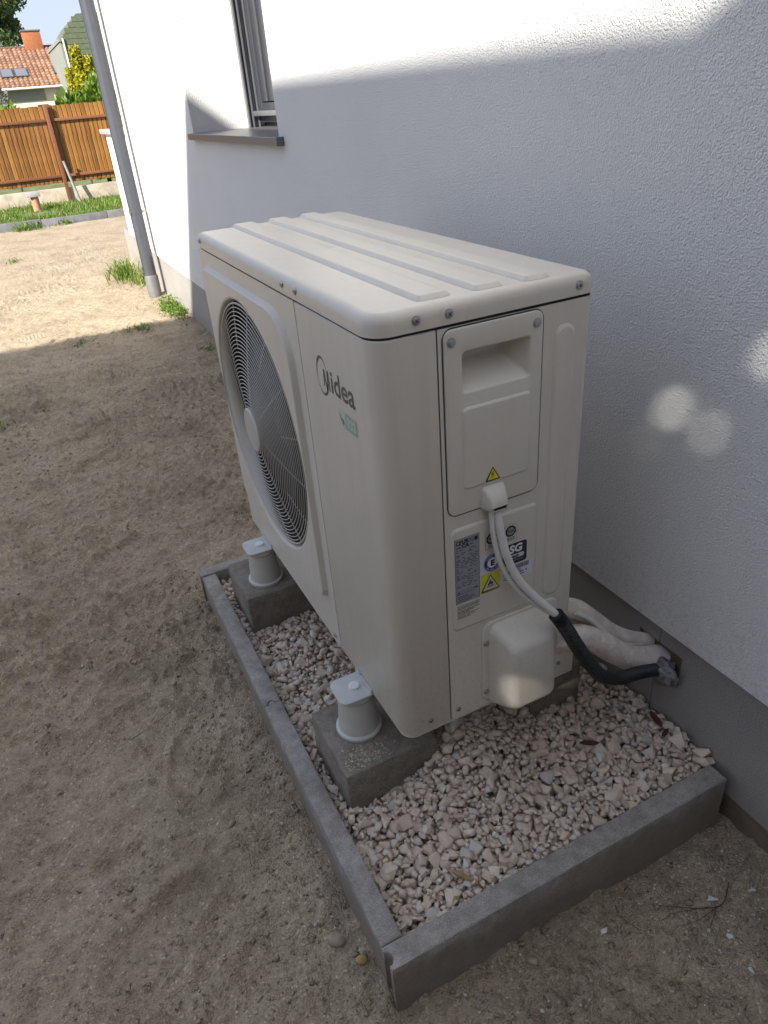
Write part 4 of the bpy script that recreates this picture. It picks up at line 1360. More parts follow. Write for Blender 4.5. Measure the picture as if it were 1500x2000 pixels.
# what the camera sees best, nearest and largest first
def shows(p):
    W, Fs, c, s, q, Vs = p
    d = c - CAM
    z = d.dot(cF)
    px = 750 + 1390.757 * d.dot(cR) / z; py = 1000 - 1390.757 * d.dot(cU) / z
    if not (0 < px < 1500 and 0 < py < 2000): return 0
    i = int(np.clip((c.x - bx0) / CELL, 0, nxh - 1)); j = int(np.clip((c.y - by0) / CELL, 0, nyh - 1))
    buried = hm[i, j] - (c.z + s * 0.5)
    if buried > 0.004: return 0
    if c.y > 0.10 and c.x > -0.64: return 0.2 * s / z
    return s / z
order = sorted(range(len(placed)), key=lambda k: -shows(placed[k]))
chosen = set(order[:300])
cache = {}
for k in order[:300]:
    W, Fs, c, s, q, Vs = placed[k]
    key = id(Vs)
    if key not in cache:
        me = bpy.data.meshes.new('stone')
        me.from_pydata([tuple(v) for v in Vs.tolist()], [], [tuple(f) for f in Fs.tolist()])
        me.materials.append(STONE)
        cache[key] = me
    o = bpy.data.objects.new('stone', cache[key])
    COL.objects.link(o)
    o.parent = gvb
    o.rotation_mode = 'QUATERNION'; o.rotation_quaternion = q
    o.scale = (s, s, s); o.location = c
VV, FF, off = [], [], 0
for k, (W, Fs, c, s, q, Vs) in enumerate(placed):
    if k in chosen: continue
    VV.append(W + np.array(c)); FF.append(Fs + off); off += len(W)
rest = big_mesh('small_stones', np.concatenate(VV), np.concatenate(FF), STONE, gvb)
rest['kind'] = 'stuff'

# ------------------------------------------------------------------ grit and pebbles on the sand
VV, FF, off = [], [], 0
pr2 = np.random.default_rng(12)
npb = 13000
px_ = pr2.uniform(-2.3, 0.0, npb); py_ = -0.9 + 5.6 * pr2.random(npb) ** 1.6
# more of them against the kerb and at the foot of the wall
px_[:1300] = -0.845 - np.abs(pr2.normal(0, 0.10, 1300)); py_[:1300] = pr2.uniform(-0.45, 1.5, 1300)
px_[1300:1800] = -np.abs(pr2.normal(0, 0.14, 500)); py_[1300:1800] = pr2.uniform(-0.6, -0.19, 500)
px_[1800:2300] = pr2.uniform(-0.9, 0.0, 500); py_[1800:2300] = -0.195 - np.abs(pr2.normal(0, 0.06, 500))
px_[2300:2600] = -np.abs(pr2.normal(0, 0.05, 300)); py_[2300:2600] = pr2.uniform(1.3, 5.2, 300)
okm = ~((px_ > -0.845) & (py_ > -0.192) & (py_ < 1.275))
px_, py_ = px_[okm], py_[okm]
pz_ = ground_h(px_, py_)
PEB = [hull_stone(300 + k, 8) for k in range(12)]
for x, y, z in zip(px_, py_, pz_):
    s = float(np.clip(pr2.lognormal(math.log(0.0032), 0.5), 0.0014, 0.0105))
    Vs, Fs = PEB[pr2.integers(len(PEB))]
    q = Quaternion(Vector(pr2.normal(size=3)).normalized(), pr2.uniform(0, 6))
    W = (Vs * s) @ np.array(q.to_matrix()).T + np.array([x, y, z + s * 0.25])
    VV.append(W); FF.append(Fs + off); off += len(W)
grit = big_mesh('grit', np.concatenate(VV), np.concatenate(FF), GRIT)
tag(grit, 'fine grit and pebbles scattered over the sand', kind='stuff')

VV, FF, off = [], [], 0
ncr = 24000
qx = pr2.uniform(-2.1, -0.0, ncr); qy = -0.75 + 5.0 * pr2.random(ncr) ** 1.5
dens = fbm(qx, qy, 2.6, 3, 200) + 0.5 * fbm(qx, qy, 11, 2, 210)
okm = (dens > -0.08) & ~((qx > -0.845) & (qy > -0.192) & (qy < 1.275))
qx, qy = qx[okm], qy[okm]
qz = ground_h(qx, qy)
for x, y, z in zip(qx, qy, qz):
    s = float(np.clip(pr2.lognormal(math.log(0.0044), 0.5), 0.0018, 0.014))
    Vs, Fs = PEB[pr2.integers(len(PEB))]
    q = Quaternion(Vector(pr2.normal(size=3)).normalized(), pr2.uniform(0, 6))
    VV.append((Vs * s) @ np.array(q.to_matrix()).T * np.array([1, 1, 0.8]) + np.array([x, y, z + s * 0.28])); FF.append(Fs + off); off += len(Vs)
crumbs = big_mesh('soil_crumbs', np.concatenate(VV), np.concatenate(FF), SAND)
tag(crumbs, 'loose crumbs of dry soil on the trodden sand', kind='stuff')

def pebble(x, y, s, mat, label, seed, flat=0.7, sink=0.3):
    bm = bmesh.new()
    bmesh.ops.create_icosphere(bm, subdivisions=2, radius=1)
    r = np.random.default_rng(seed)
    k = r.normal(size=(5, 3))
    for v in bm.verts:
        p = np.array(v.co)
        f = 1 + 0.10 * math.sin(2.2 * p @ k[0]) + 0.07 * math.sin(3.1 * p @ k[1] + 1)
        v.co = Vector((p[0] * f * s, p[1] * f * s * r.uniform(0.735, 0.765), p[2] * f * s * flat))
    bmesh.ops.rotate(bm, verts=bm.verts[:], matrix=Matrix.Rotation(r.uniform(0, PI), 3, 'Z'))
    bmesh.ops.translate(bm, verts=bm.verts[:], vec=(x, y, ground_z(x, y) + s * flat * (1 - sink) * 0.6))
    o = finish(bm, 'pebble', mat, None, smooth=50)
    return tag(o, label, 'stone', 'loose stones on the sand')
pebble(-0.857, -0.085, 0.0125, YSTONE, 'ochre yellow stone lying against the side kerb near its front corner', 1, 0.8)
pebble(-0.885, -0.020, 0.020, GSTONE, 'large half buried grey stone beside the side kerb, left of the ochre stone', 2, 0.5, 0.7)
pebble(-0.867, 0.000, 0.008, GSTONE, 'small round grey pebble touching the large half buried grey stone', 3)
pebble(-1.047, 0.474, 0.011, GSTONE, 'flat brown stone alone on the sand left of the kerb joint', 4, 0.6)
pebble(-0.999, 0.349, 0.0095, GSTONE, 'pale pebble on open sand below the flat brown stone', 5)
pebble(-0.856, 0.384, 0.010, GSTONE, 'brown pebble touching the side kerb just below its joint', 6)
pebble(-0.860, 0.428, 0.007, GSTONE, 'small pebble touching the side kerb beside a brown one', 7)
pebble(-1.108, 1.065, 0.010, GSTONE, 'pale flat stone on trampled sand left of the far foot', 8, 0.5)
pebble(-1.02, 0.862, 0.010, GSTONE, 'dusty stone in a shoe print left of the side kerb', 9, 0.5)
pebble(-0.56, -0.235, 0.0115, GSTONE, 'oval grey stone lying before the middle of the near kerb', 10, 0.6)
pebble(-0.60, -0.222, 0.007, GSTONE, 'small pebble against the near kerb left of the oval grey stone', 11)
pebble(-0.80, -0.245, 0.0105, GSTONE, 'brown stone at the grooved end of the near kerb', 12, 0.7)

# white plaster chips
def chip(x, y, s, label, seed):
    r = random.Random(seed)
    n = 9
    ang = sorted(r.uniform(0, 2 * PI) for _ in range(n))
    el = r.uniform(0.45, 0.8); ro = r.uniform(0, PI)
    top, bot = [], []
    z = ground_z(x, y)
    for a in ang:
        rr = s * r.uniform(0.45, 1.0)
        u, v = rr * math.cos(a), rr * el * math.sin(a)
        px, py = x + u * math.cos(ro) - v * math.sin(ro), y + u * math.sin(ro) + v * math.cos(ro)
        zz = max(z, ground_z(px, py)) + 0.002
        top.append((px, py, zz + 0.0022)); bot.append((px, py, zz - 0.002))
    vv = top + bot + [(x, y, z + 0.0065)]
    ff = [(k, (k + 1) % n, 2 * n) for k in range(n)] + [(k, n + k, n + (k + 1) % n, (k + 1) % n) for k in range(n)]
    o = pydata('plaster_chip', vv, ff, CHIP)
    return tag(o, label, 'plaster chip', 'white plaster chips on the soil')
chip(-0.164, -0.311, 0.017, 'long jagged white plaster chip beside the reddish roots', 1)
chip(-0.186, -0.378, 0.010, 'rounded white plaster chip in the lower right corner of the yard', 2)
chip(-0.402, -0.259, 0.012, 'pale plaster crumb below the middle of the near kerb', 3)
chip(-0.205, -0.443, 0.011, 'dirty white plaster chip in the dark hollow at lower right', 4)
chip(-0.072, -0.336, 0.011, 'white plaster chip close to the foot of the wall', 5)
chip(-0.050, -0.240, 0.006, 'tiny white plaster chip where the near kerb meets the wall', 6)
for k, (x, y) in enumerate(((-0.235, -0.40), (-0.165, -0.43), (-0.12, -0.36), (-0.26, -0.45), (-0.19, -0.30), (-0.10, -0.30), (-0.15, -0.40), (-0.29, -0.36))):
    VV = None
cr = np.random.default_rng(4)
VV, FF, off = [], [], 0
for k in range(150):
    x, y = -0.16 + cr.normal(0, 0.09), -0.37 + cr.normal(0, 0.08)
    if x > -0.005 or y > -0.2: continue
    s = cr.uniform(0.0012, 0.0042)
    Vs, Fs = PEB[cr.integers(len(PEB))]
    W = (Vs * s * np.array([1, 1, 0.5])) + np.array([x, y, ground_z(x, y) + s * 0.3])
    VV.append(W); FF.append(Fs + off); off += len(W)
tag(big_mesh('plaster_crumbs', np.concatenate(VV), np.concatenate(FF), CHIP), 'white plaster crumbs on the soil at lower right', kind='stuff')

# roots / twigs
def twig(pts, r, label, branches=()):
    P = [(x, y, ground_z(x, y) + 0.003 + dz) for x, y, dz in pts]
    bm = bmesh.new()
    add_tube(bm, spline(P, 6), lambda i, t: r * (1 - 0.6 * t), 6)
    for b in branches:
        add_tube(bm, spline([(x, y, ground_z(x, y) + 0.003 + dz) for x, y, dz in b], 6), lambda i, t: r * 0.6 * (1 - 0.6 * t), 5)
    o = finish(bm, 'twig', TWIG, None, smooth=60)
    return tag(o, label, 'twig', 'dry twigs on the ground')
twig([(-0.10, -0.30, .004), (-0.15, -0.327, .003), (-0.20, -0.318, .004), (-0.245, -0.285, .002), (-0.27, -0.265, 0)], 0.0014, 'reddish forked root on the soil beside the long jagged plaster chip',
     [[(-0.16, -0.327, .003), (-0.22, -0.330, .002), (-0.26, -0.322, 0)], [(-0.18, -0.322, .003), (-0.25, -0.300, .001), (-0.29, -0.297, 0)], [(-0.17, -0.33, 0), (-0.23, -0.36, 0)]])
twig([(-0.345, -0.228, .001), (-0.352, -0.255, .003), (-0.335, -0.29, 0)], 0.0010, 'thin dark twig on the soil in front of the near kerb')
twig([(-1.17, 0.72, .001), (-1.13, 0.735, .004), (-1.07, 0.77, .002), (-1.03, 0.80, 0)], 0.0010, 'thin bent twig on the trodden sand left of the kerb joint', [[(-1.12, 0.74, .003), (-1.075, 0.80, .003), (-1.04, 0.845, .002)]])

# litter in the gravel
def gtop(x, y):
    i = int((x - bx0) / CELL); j = int((y - by0) / CELL)
    return float(hm[max(0, i - 2):i + 3, max(0, j - 2):j + 3].max())
def curled_leaf(x, y, L, W_, an, label, seed):
    r = random.Random(seed)
    vv, ff = [], []
    z = gtop(x, y)
    for i in range(8):
        t = i / 7
        wd_ = W_ * math.sin(PI * (0.06 + 0.9 * t)) ** 0.8
        for j in range(5):
            s = (j - 2) / 2
            u = (t - 0.5) * L; v = s * wd_ * 0.5 * (1 + 0.15 * math.sin(9 * t))
            zz = 0.006 + 0.35 * abs(v) + 0.25 * L * (t - 0.5) ** 2 + r.uniform(-1, 1) * 0.001
            vv.append((x + u * math.cos(an) - v * math.sin(an), y + u * math.sin(an) + v * math.cos(an), z + zz))
    for i in range(7):
        for j in range(4):
            ff.append((i * 5 + j, i * 5 + j + 1, (i + 1) * 5 + j + 1, (i + 1) * 5 + j))
    o = pydata('dry_leaf', vv, ff, DRYLEAF, None, 80)
    return tag(o, label, 'leaf', 'dry leaves in the gravel')
curled_leaf(-0.209, 0.029, 0.045, 0.016, -0.5, 'curled dark red dry leaf in the middle of the gravel', 1)
curled_leaf(-0.030, 0.005, 0.050, 0.018, 1.3, 'dark dry leaf lying on the gravel at the foot of the plinth', 2)
curled_leaf(-0.040, -0.035, 0.03, 0.012, 0.4, 'small dark leaf scrap on the gravel near the wall corner', 3)
bm = bmesh.new()
zz = gtop(-0.625, -0.085)
add_tube(bm, [(-0.645, -0.055, zz + 0.004), (-0.628, -0.078, zz + 0.006), (-0.606, -0.108, zz + 0.003)], lambda i, t: (0.002, 0.0055, 0.0045)[i], 7, 0.45)
tag(finish(bm, 'wood_splinter', SPLINT, None, smooth=50), 'weathered yellow wood splinter lying on the gravel', 'wood splinter')
big = hull_stone(777, 15)
for (x, y, s, lb, nm) in ((-0.018, -0.062, 0.027, 'large flat beige stone on the gravel against the plinth', 'stone_slab'), (-0.036, 0.062, 0.021, 'upright pale stone leaning on the plinth below the pipe opening', 'upright_stone')):
    rot = Quaternion((0, 0, 1), 0.7) if nm == 'stone_slab' else Quaternion((0, 1, 0), 1.2)
    W = (big[0] * s) @ np.array(rot.to_matrix()).T + np.array([x - 0.012, y, gtop(x, y) + s * (0.35 if nm == 'stone_slab' else 0.7)])
    tag(pydata('loose_stone', W.tolist(), [tuple(f) for f in big[1].tolist()], STONE), lb, 'stone', 'large stones at the edge of the gravel')

# ------------------------------------------------------------------ cables, conduit and insulated pipes
c1 = tube('power_cable', spline([(-0.437, 0.082, 0.835), (-0.437, 0.071, 0.800), (-0.434, 0.066, 0.765), (-0.424, 0.060, 0.715), (-0.405, 0.052, 0.665), (-0.375, 0.040, 0.620), (-0.345, 0.025, 0.583), (-0.325, 0.018, 0.555)], 8), 0.0078, CABLE, None, 12, 1.0)
tag(c1, 'thick white cable leaving the cover and entering the black conduit', 'cable', 'white cables on the heat pump')
c2 = tube('power_cable', spline([(-0.446, 0.083, 0.840), (-0.4465, 0.077, 0.800), (-0.4455, 0.073, 0.762), (-0.4365, 0.068, 0.711), (-0.416, 0.061, 0.660), (-0.385, 0.050, 0.614), (-0.352, 0.037, 0.580), (-0.330, 0.028, 0.562), (-0.318, 0.022, 0.550)], 8), 0.0052, CABLE, None, 10, 1.0)
tag(c2, 'thinner white cable running behind the thick one across the labels', 'cable', 'white cables on the heat pump')
cpts = [(-0.338, 0.020, 0.574), (-0.322, 0.012, 0.545), (-0.296, 0.002, 0.490), (-0.262, -0.001, 0.430), (-0.222, 0.006, 0.372), (-0.178, 0.016, 0.331), (-0.135, 0.024, 0.306), (-0.085, 0.029, 0.290), (-0.04, 0.029, 0.277), (0.02, 0.026, 0.262)]
def condr(i, t):
    return (0.0152, 0.0152, 0.0122)[i % 3]
cd = tube('corrugated_conduit', spline(cpts, 24), condr, CONDUIT, None, 14)
tag(cd, 'black corrugated conduit sagging from the cables into the wall opening', 'conduit')
def wr(r, seed):
    rr = random.Random(seed); ph = rr.uniform(0, 6)
    return lambda i, t: r * (1 + 0.018 * math.sin(i * 0.55 + ph) + 0.012 * math.sin(i * 1.7))
pl = tube('insulated_pipe', spline([(-0.275, 0.118, 0.395), (-0.235, 0.110, 0.400), (-0.190, 0.098, 0.392), (-0.150, 0.088, 0.366), (-0.110, 0.078, 0.328), (-0.068, 0.070, 0.296), (-0.025, 0.064, 0.278), (0.02, 0.060, 0.268)], 20), lambda i, t: 0.029 * (1 + 0.02 * math.sin(i * 0.21) + (0.022 * math.sin(i * 1.9) if t > 0.45 else 0.012 * math.sin(i * 0.7))), INSUL, None, 22)
tag(pl, 'thick white insulated pipe curving down into the wall opening', 'pipe', 'insulated refrigerant pipes')
p2 = tube('insulated_pipe', spline([(-0.275, 0.150, 0.440), (-0.240, 0.150, 0.452), (-0.195, 0.145, 0.445), (-0.155, 0.136, 0.415), (-0.110, 0.125, 0.368), (-0.06, 0.113, 0.326), (0.0, 0.102, 0.296), (0.02, 0.098, 0.29)], 9), lambda i, t: (0.024 - 0.012 * max(0, t - 0.35)) * (1 + 0.02 * math.sin(i * 0.6)), INSUL, None, 16)
tag(p2, 'thinner white insulated pipe arching above the thick pipe', 'pipe', 'insulated refrigerant pipes')
p3 = tube('signal_cable', spline([(-0.20, 0.118, 0.452), (-0.165, 0.108, 0.424), (-0.125, 0.094, 0.376), (-0.085, 0.088, 0.335), (-0.04, 0.090, 0.307), (0.02, 0.092, 0.290)], 8), 0.0055, CABLE, None, 10)
tag(p3, 'slim white cable lying along the top of the thick insulated pipe', 'cable')
bm = bmesh.new()
bmesh.ops.create_icosphere(bm, subdivisions=3, radius=1)
r = np.random.default_rng(8); k = r.normal(size=(6, 3)) * 2.3
for v in bm.verts:
    p = np.array(v.co); f = 1 + sum(0.075 * math.sin(p @ k[q] * (1 + 0.4 * q) + q) for q in range(6))
    v.co = Vector((p[0] * 0.022 * f - 0.012, p[1] * 0.034 * f + 0.020, p[2] * 0.034 * f + 0.262))
tag(finish(bm, 'sealing_tape', FOIL, None, smooth=60), 'crumpled grey sealing foam stuffed around the conduit at the wall opening', 'sealing foam')

# ------------------------------------------------------------------ plants by the wall
def blades(n, cx, cy, sx, sy, h0, h1, wd_, lean, seed, base=None):
    r = np.random.default_rng(seed)
    VV, FF = [], []
    for k in range(n):
        x, y = cx + r.normal(0, sx), cy + r.normal(0, sy)
        x = min(x, -0.012) if base is None else x
        z = ground_z(x, y) - 0.005 if base is None else base
        h = r.uniform(h0, h1); a = r.uniform(0, 2 * PI); l = abs(r.normal(lean, lean * 0.5)) * h
        d = np.array([math.cos(a), math.sin(a), 0]); s = np.array([-d[1], d[0], 0]) * wd_ * r.uniform(0.6, 1.2)
        p0 = np.array([x, y, z]); p1 = p0 + d * l * 0.35 + np.array([0, 0, h * 0.6]); p2_ = p0 + d * l + np.array([0, 0, h * (0.95 - 0.25 * lean)])
        i = len(VV)
        VV += [p0 - s, p0 + s, p1 + s * 0.8, p1 - s * 0.8, p2_]
        FF += [(i, i + 1, i + 2, i + 3), (i + 3, i + 2, i + 4)]
    return VV, FF
def tuft(n, cx, cy, sx, sy, h0, h1, wd_, lean, seed, label, name='grass_tuft', mat=None, cat='grass tuft', grp='grass tufts on the sand'):
    vv, ff = blades(n, cx, cy, sx, sy, h0, h1, wd_, lean, seed)
    o = pydata(name, vv, ff, mat or GRASS)
    return tag(o, label, cat, grp)
tuft(210, -0.20, 7.05, 0.07, 0.16, 0.08, 0.25, 0.0055, 0.75, 1, 'tall bright grass clump growing behind the downpipe')
tuft(60, -0.12, 6.6, 0.05, 0.10, 0.08, 0.18, 0.0045, 0.7, 11, 'smaller grass clump close to the foot of the downpipe')
def weed(n, cx, cy, sx, sy, h, size, seed, label):
    r = np.random.default_rng(seed)
    P = np.stack([np.minimum(cx + r.normal(0, sx, n), -0.01), cy + r.normal(0, sy, n), np.zeros(n)], 1)
    P[:, 2] = ground_h(P[:, 0], P[:, 1]) + np.abs(r.normal(0.3, 0.35, n)) * h
    V, F = leaf_cloud(P, size, seed, 1.5, 0.6)
    o = big_mesh('weed', V, F, WEED)
    return tag(o, label, 'weed', 'weeds on the sand')
weed(900, -0.075, 5.32, 0.045, 0.19, 0.07, 0.015, 2, 'pale creeping weed at the sunlit foot of the wall right of the downpipe')
tuft(30, -0.10, 4.05, 0.02, 0.06, 0.02, 0.05, 0.005, 1.4, 18, 'tiny shaded sprig between the wall base and the heat pump')
tuft(46, -0.42, 4.90, 0.045, 0.05, 0.03, 0.075, 0.0045, 1.6, 3, 'flat grass sprig on the shadow edge near the wall')
tuft(30, -0.865, 4.80, 0.035, 0.045, 0.02, 0.055, 0.004, 1.6, 4, 'small grass sprig in the shade left of the other shaded sprig')
tuft(34, -1.45, 3.43, 0.05, 0.03, 0.02, 0.05, 0.005, 1.6, 5, 'dark low grass sprig in the shade at the left edge')
tuft(80, -0.90, 12.12, 0.14, 0.07, 0.06, 0.20, 0.009, 0.9, 6, 'grass clump growing in front of the dark edging, left of the other')
tuft(40, -0.30, 12.2, 0.10, 0.05, 0.05, 0.13, 0.008, 0.9, 7, 'low grass clump in front of the dark edging, nearer the house')
tuft(26, -1.17, 9.05, 0.05, 0.07, 0.03, 0.08, 0.006, 1.3, 8, 'lone grass sprig out on the sunlit sand')

# lawn blades
lr = np.random.default_rng(31)
n = 30000
lx_ = lr.uniform(-4.5, 2.6, n); ly_ = lr.uniform(12.38, 14.75, n)
hh = lr.uniform(0.018, 0.05, n) * (0.75 + 1.0 * np.clip(fbm(lx_, ly_, 1.6, 3, 5) + 0.35, 0, 1.2))
tall = lr.random(n) < 0.03
hh[tall] *= 2.6
bare = ((lx_ + 0.62) / 0.30) ** 2 + ((ly_ - 13.25) / 0.35) ** 2 < 1
hh[bare] *= 0.12
an = lr.uniform(0, 2 * PI, n); ln = lr.uniform(0.2, 0.8, n) * hh
s_ = np.stack([-np.sin(an), np.cos(an), 0 * an], 1) * 0.006
p0 = np.stack([lx_, ly_, np.full(n, 0.11)], 1); d_ = np.stack([np.cos(an) * ln, np.sin(an) * ln, hh], 1)
V = np.stack([p0 - s_, p0 + s_, p0 + d_ * np.array([0.6, 0.6, 0.7]) + s_ * 0.7, p0 + d_], 1).reshape(-1, 3)
lg_ = big_mesh('grass', V, np.arange(n * 4).reshape(n, 4), GRASS)
tag(lg_, 'short uneven grass of the strip in front of the fence', kind='stuff')

# edging along the grass: one kerb stone after another
ed = empty('edging', (0, 12.3, 0))
tag(ed, 'dark concrete edging between the sand and the grass', 'edging')
for k in range(-7, 5):
    x0_ = k * 1.0 + 0.35
    box('edging_stone', (x0_ + 0.003, 12.27 + 0.01 * math.sin(k * 3), -0.1), (x0_ + 0.997, 12.36, 0.13 + 0.006 * math.sin(k * 2.1)), EDGE, ed, 0.006)

# ------------------------------------------------------------------ fence
FY = 14.80
fence = empty('fence', (0, FY, 0))
tag(fence, 'brown wood look board fence on a concrete base across the end of the yard', 'fence')
bd_me = None
for k in range(100):
    x = -4.6 + k * 0.0785
    if bd_me is None:
        bm = bmesh.new()
        pf = [(-0.0388, 0.004), (-0.029, -0.010), (0.029, -0.010), (0.0388, 0.004), (0.0388, 0.010), (-0.0388, 0.010)]
        lo = [bm.verts.new((a, b, 0.44)) for a, b in pf]; hi = [bm.verts.new((a, b, 1.675)) for a, b in pf]
        for q in range(6): bm.faces.new((lo[q], lo[(q + 1) % 6], hi[(q + 1) % 6], hi[q]))
        bm.faces.new(hi); bm.faces.new(lo[::-1])
        ob = finish(bm, 'board', BOARD, fence)
        bd_me = ob.data
    else:
        ob = bpy.data.objects.new('board', bd_me); COL.objects.link(ob); ob.parent = fence
    ob.location = Vector((x, 0.0, 0.012 * math.sin(k * 1.7) * 0.4))
for xp in (-2.35, 0.03, 2.42):
    box('post', (xp - 0.032, FY - 0.105, 0.1), (xp + 0.032, FY - 0.05, 1.70), BROWN, fence, 0.003)
for x0_, x1_ in ((-4.6, -2.385), (-2.315, -0.003), (0.063, 2.385), (2.455, 3.3)):
    for z in (1.452, 0.555):
        box('rail', (x0_, FY - 0.055, z - 0.022), (x1_, FY - 0.0085, z + 0.022), BROWN, fence, 0.003)
box('base_wall', (-6, FY - 0.06, -0.1), (5, FY + 0.12, 0.36), FKERB, fence, 0.01)
st = tube('stake', [(0.085, FY - 0.16, 0.80), (0.135, FY - 0.20, 0.45), (0.19, FY - 0.28, 0.05)], lambda i, t: 0.024, STEEL, None, 8)
tag(st, 'grey steel stake leaning on the fence post', 'stake')
# vent stub
stb = empty('vent_stub', (-0.60, 13.78, 0.1))
tag(stb, 'terracotta pipe stub with a flat grey cap in the grass', 'pipe stub')
lathe('pipe', -0.60, 13.78, [(0.065, 0.05), (0.065, 0.36)], TERRA, stb, 20)
box('cap', (-0.72, 13.68, 0.345), (-0.50, 13.88, 0.425), COPING, stb, 0.008)

# ------------------------------------------------------------------ plants beyond the fence
def crown(name, P, size, mat, parent, seed, tall=1.5, up=0.0):
    V, F = leaf_cloud(P, size, seed, tall, up)
    return big_mesh(name, V, F, mat, parent)
def blob_points(n, c, rad, seed, shell=0.55, lump=0.3, f=1.3):
    r = np.random.default_rng(seed)
    d = r.normal(size=(n, 3)); d /= np.linalg.norm(d, axis=1, keepdims=True)
    q = fbm(d[:, 0] * 3 + seed, d[:, 1] * 3 + d[:, 2] * 2, f, 3, seed)
    R_ = (shell + (1 - shell) * r.random(n) ** 0.5) * (1 + lump * q * 2)
    return np.array(c) + d * R_[:, None] * np.array(rad)
th = empty('thuja', (1.12, 17.0, 0))
tag(th, 'golden yellow thuja rising behind the fence beside the downpipe', 'conifer')
r = np.random.default_rng(41)
n = 5200
z = 0.3 + 2.35 * r.random(n) ** 0.9
tops = [(1.02, 17.0, 2.66, 0.15), (1.22, 16.95, 2.48, 0.17), (0.86, 17.05, 2.30, 0.15), (1.06, 16.85, 2.25, 0.22), (1.34, 17.05, 2.2, 0.16)]
Ps = []
for (x, y, h, rw) in tops:
    m = 3000
    t = r.random(m) ** 0.8
    rr = rw * 1.12 * (1.25 - t) ** 0.5 * (0.6 + 0.4 * r.random(m)) * (1 + 0.5 * fbm(t * 9, r.random(m) * 3, 1, 2, 3)); a = r.uniform(0, 2 * PI, m)
    Ps.append(np.stack([x + rr * np.cos(a), y + rr * np.sin(a), 0.3 + (h - 0.3) * t], 1))
crown('foliage', np.concatenate(Ps), 0.055, THUJA, th, 42, 2.2, 0.9)
tube('trunk', [(1.08, 17, 0), (1.08, 17, 1.2), (1.06, 17, 2.2)], lambda i, t: 0.05 - 0.035 * t, BARK, th, 8)
def shrub(c, rad, n, size, mat, label, seed, name='shrub', grp='shrubs behind the fence'):
    s = empty(name, (c[0], c[1], 0.1))
    tag(s, label, 'shrub', grp)
    crown('foliage', blob_points(n, c, rad, seed), size, mat, s, seed, 1.8, 0.4)
    tube('stem', [(c[0], c[1], 0), (c[0] + 0.03, c[1], c[2] * 0.6), (c[0], c[1] + 0.02, c[2])], 0.02, BARK, s, 6)
shrub((0.62, 16.2, 1.42), (0.40, 0.35, 0.45), 900, 0.085, LAUREL, 'glossy green laurel shrub showing over the fence below the thuja', 51)
shrub((1.15, 16.1, 1.55), (0.40, 0.35, 0.55), 1100, 0.08, LAUREL, 'bright green shrub in front of the thuja above the fence', 52)
shrub((-0.72, 16.0, 1.40), (0.42, 0.35, 0.42), 600, 0.075, LAUREL, 'green shrub tips showing over the fence at the left edge', 53)
shrub((-0.80, 19.5, 1.75), (0.55, 0.5, 0.55), 900, 0.06, GREYBUSH, 'grey leafed bush at the left edge before the tiled house', 54)

# ------------------------------------------------------------------ tiled house
HY = 56.0
h1 = empty('tiled_house', (2, HY, 0))
tag(h1, 'house with a red tiled roof, roof windows and a brick chimney', 'house')
xL, xR = -9.0, 6.0
eave_z, ridge_z, ridge_y = 3.30, 5.72, HY + 5.0
box('wall', (xL, HY + 0.5, -0.2), (xR, HY + 9.5, eave_z - 0.02), HOUSEW, h1)
box('upper_wall', (xL + 0.01, HY + 0.46, 2.55), (3.2, HY + 0.4995, eave_z - 0.03), HOUSEG, h1)
pydata('gable', [(xR - 0.02, HY + 0.5, eave_z), (xR - 0.02, HY + 9.5, eave_z), (xR - 0.02, ridge_y, ridge_z - 0.1)], [(0, 1, 2)], HOUSEW, h1)
sl = Vector((0, ridge_y - HY, ridge_z - eave_z)); Ls = sl.length; sd = sl.normalized(); sn = Vector((0, -sd.z, sd.y))
roof = pydata('roof', [(xL, HY, eave_z), (xR, HY, eave_z), (xR, ridge_y, ridge_z), (xL, ridge_y, ridge_z), (xL, HY + 10, eave_z), (xR, HY + 10, eave_z),
                       (xL, HY, eave_z - 0.12), (xR, HY, eave_z - 0.12)], [(0, 1, 2, 3), (3, 2, 5, 4), (6, 7, 1, 0)], TILE, h1)
tw, tl = 0.29, 0.36
rows = int(Ls / tl); cols = int((xR - (-3.5)) / tw)
def tile_geo(i, j, V, F):
    o = Vector((xR - (i + 1) * tw, HY, eave_z)) + sd * (j * tl - 0.03) + sn * 0.02
    b = len(V)
    for u, hgt in ((0.0, 0.0), (0.25, 0.05), (0.55, 0.055), (0.8, 0.012), (1.0, 0.0)):
        for v, lift in ((0, 0.045), (1.08, 0.012)):
            V.append(tuple(o + Vector((u * tw * 0.99, 0, 0)) + sd * (v * tl) + sn * (hgt + lift)))
    for q in range(4):
        F.append((b + q * 2, b + q * 2 + 2, b + q * 2 + 3, b + q * 2 + 1))
    b2_ = len(V)
    for q in range(5):
        V.append(tuple(Vector(V[b + q * 2]) - sn * 0.05))
    for q in range(4):
        F.append((b + q * 2 + 2, b + q * 2, b2_ + q, b2_ + q + 1))
V_, F_ = [], []
for i in range(cols):
    for j in range(rows):
        tile_geo(i, j, V_, F_)
tl_o = pydata('roof_tiles', V_, F_, TILE, h1)
tl_o['kind'] = 'stuff'
box('ridge_cap', (xL, ridge_y - 0.12, ridge_z - 0.02), (xR, ridge_y + 0.12, ridge_z + 0.10), TILE, h1, 0.03)
gt = tube('gutter', [(xL, HY - 0.07, eave_z - 0.04), (xR + 0.05, HY - 0.07, eave_z - 0.04)], 0.065, WHITEPAINT, h1, 8)
ch = box('chimney', (3.05, ridge_y - 0.45, ridge_z - 0.5), (4.2, ridge_y + 0.25, ridge_z + 0.88), BRICKC, h1, 0.01)
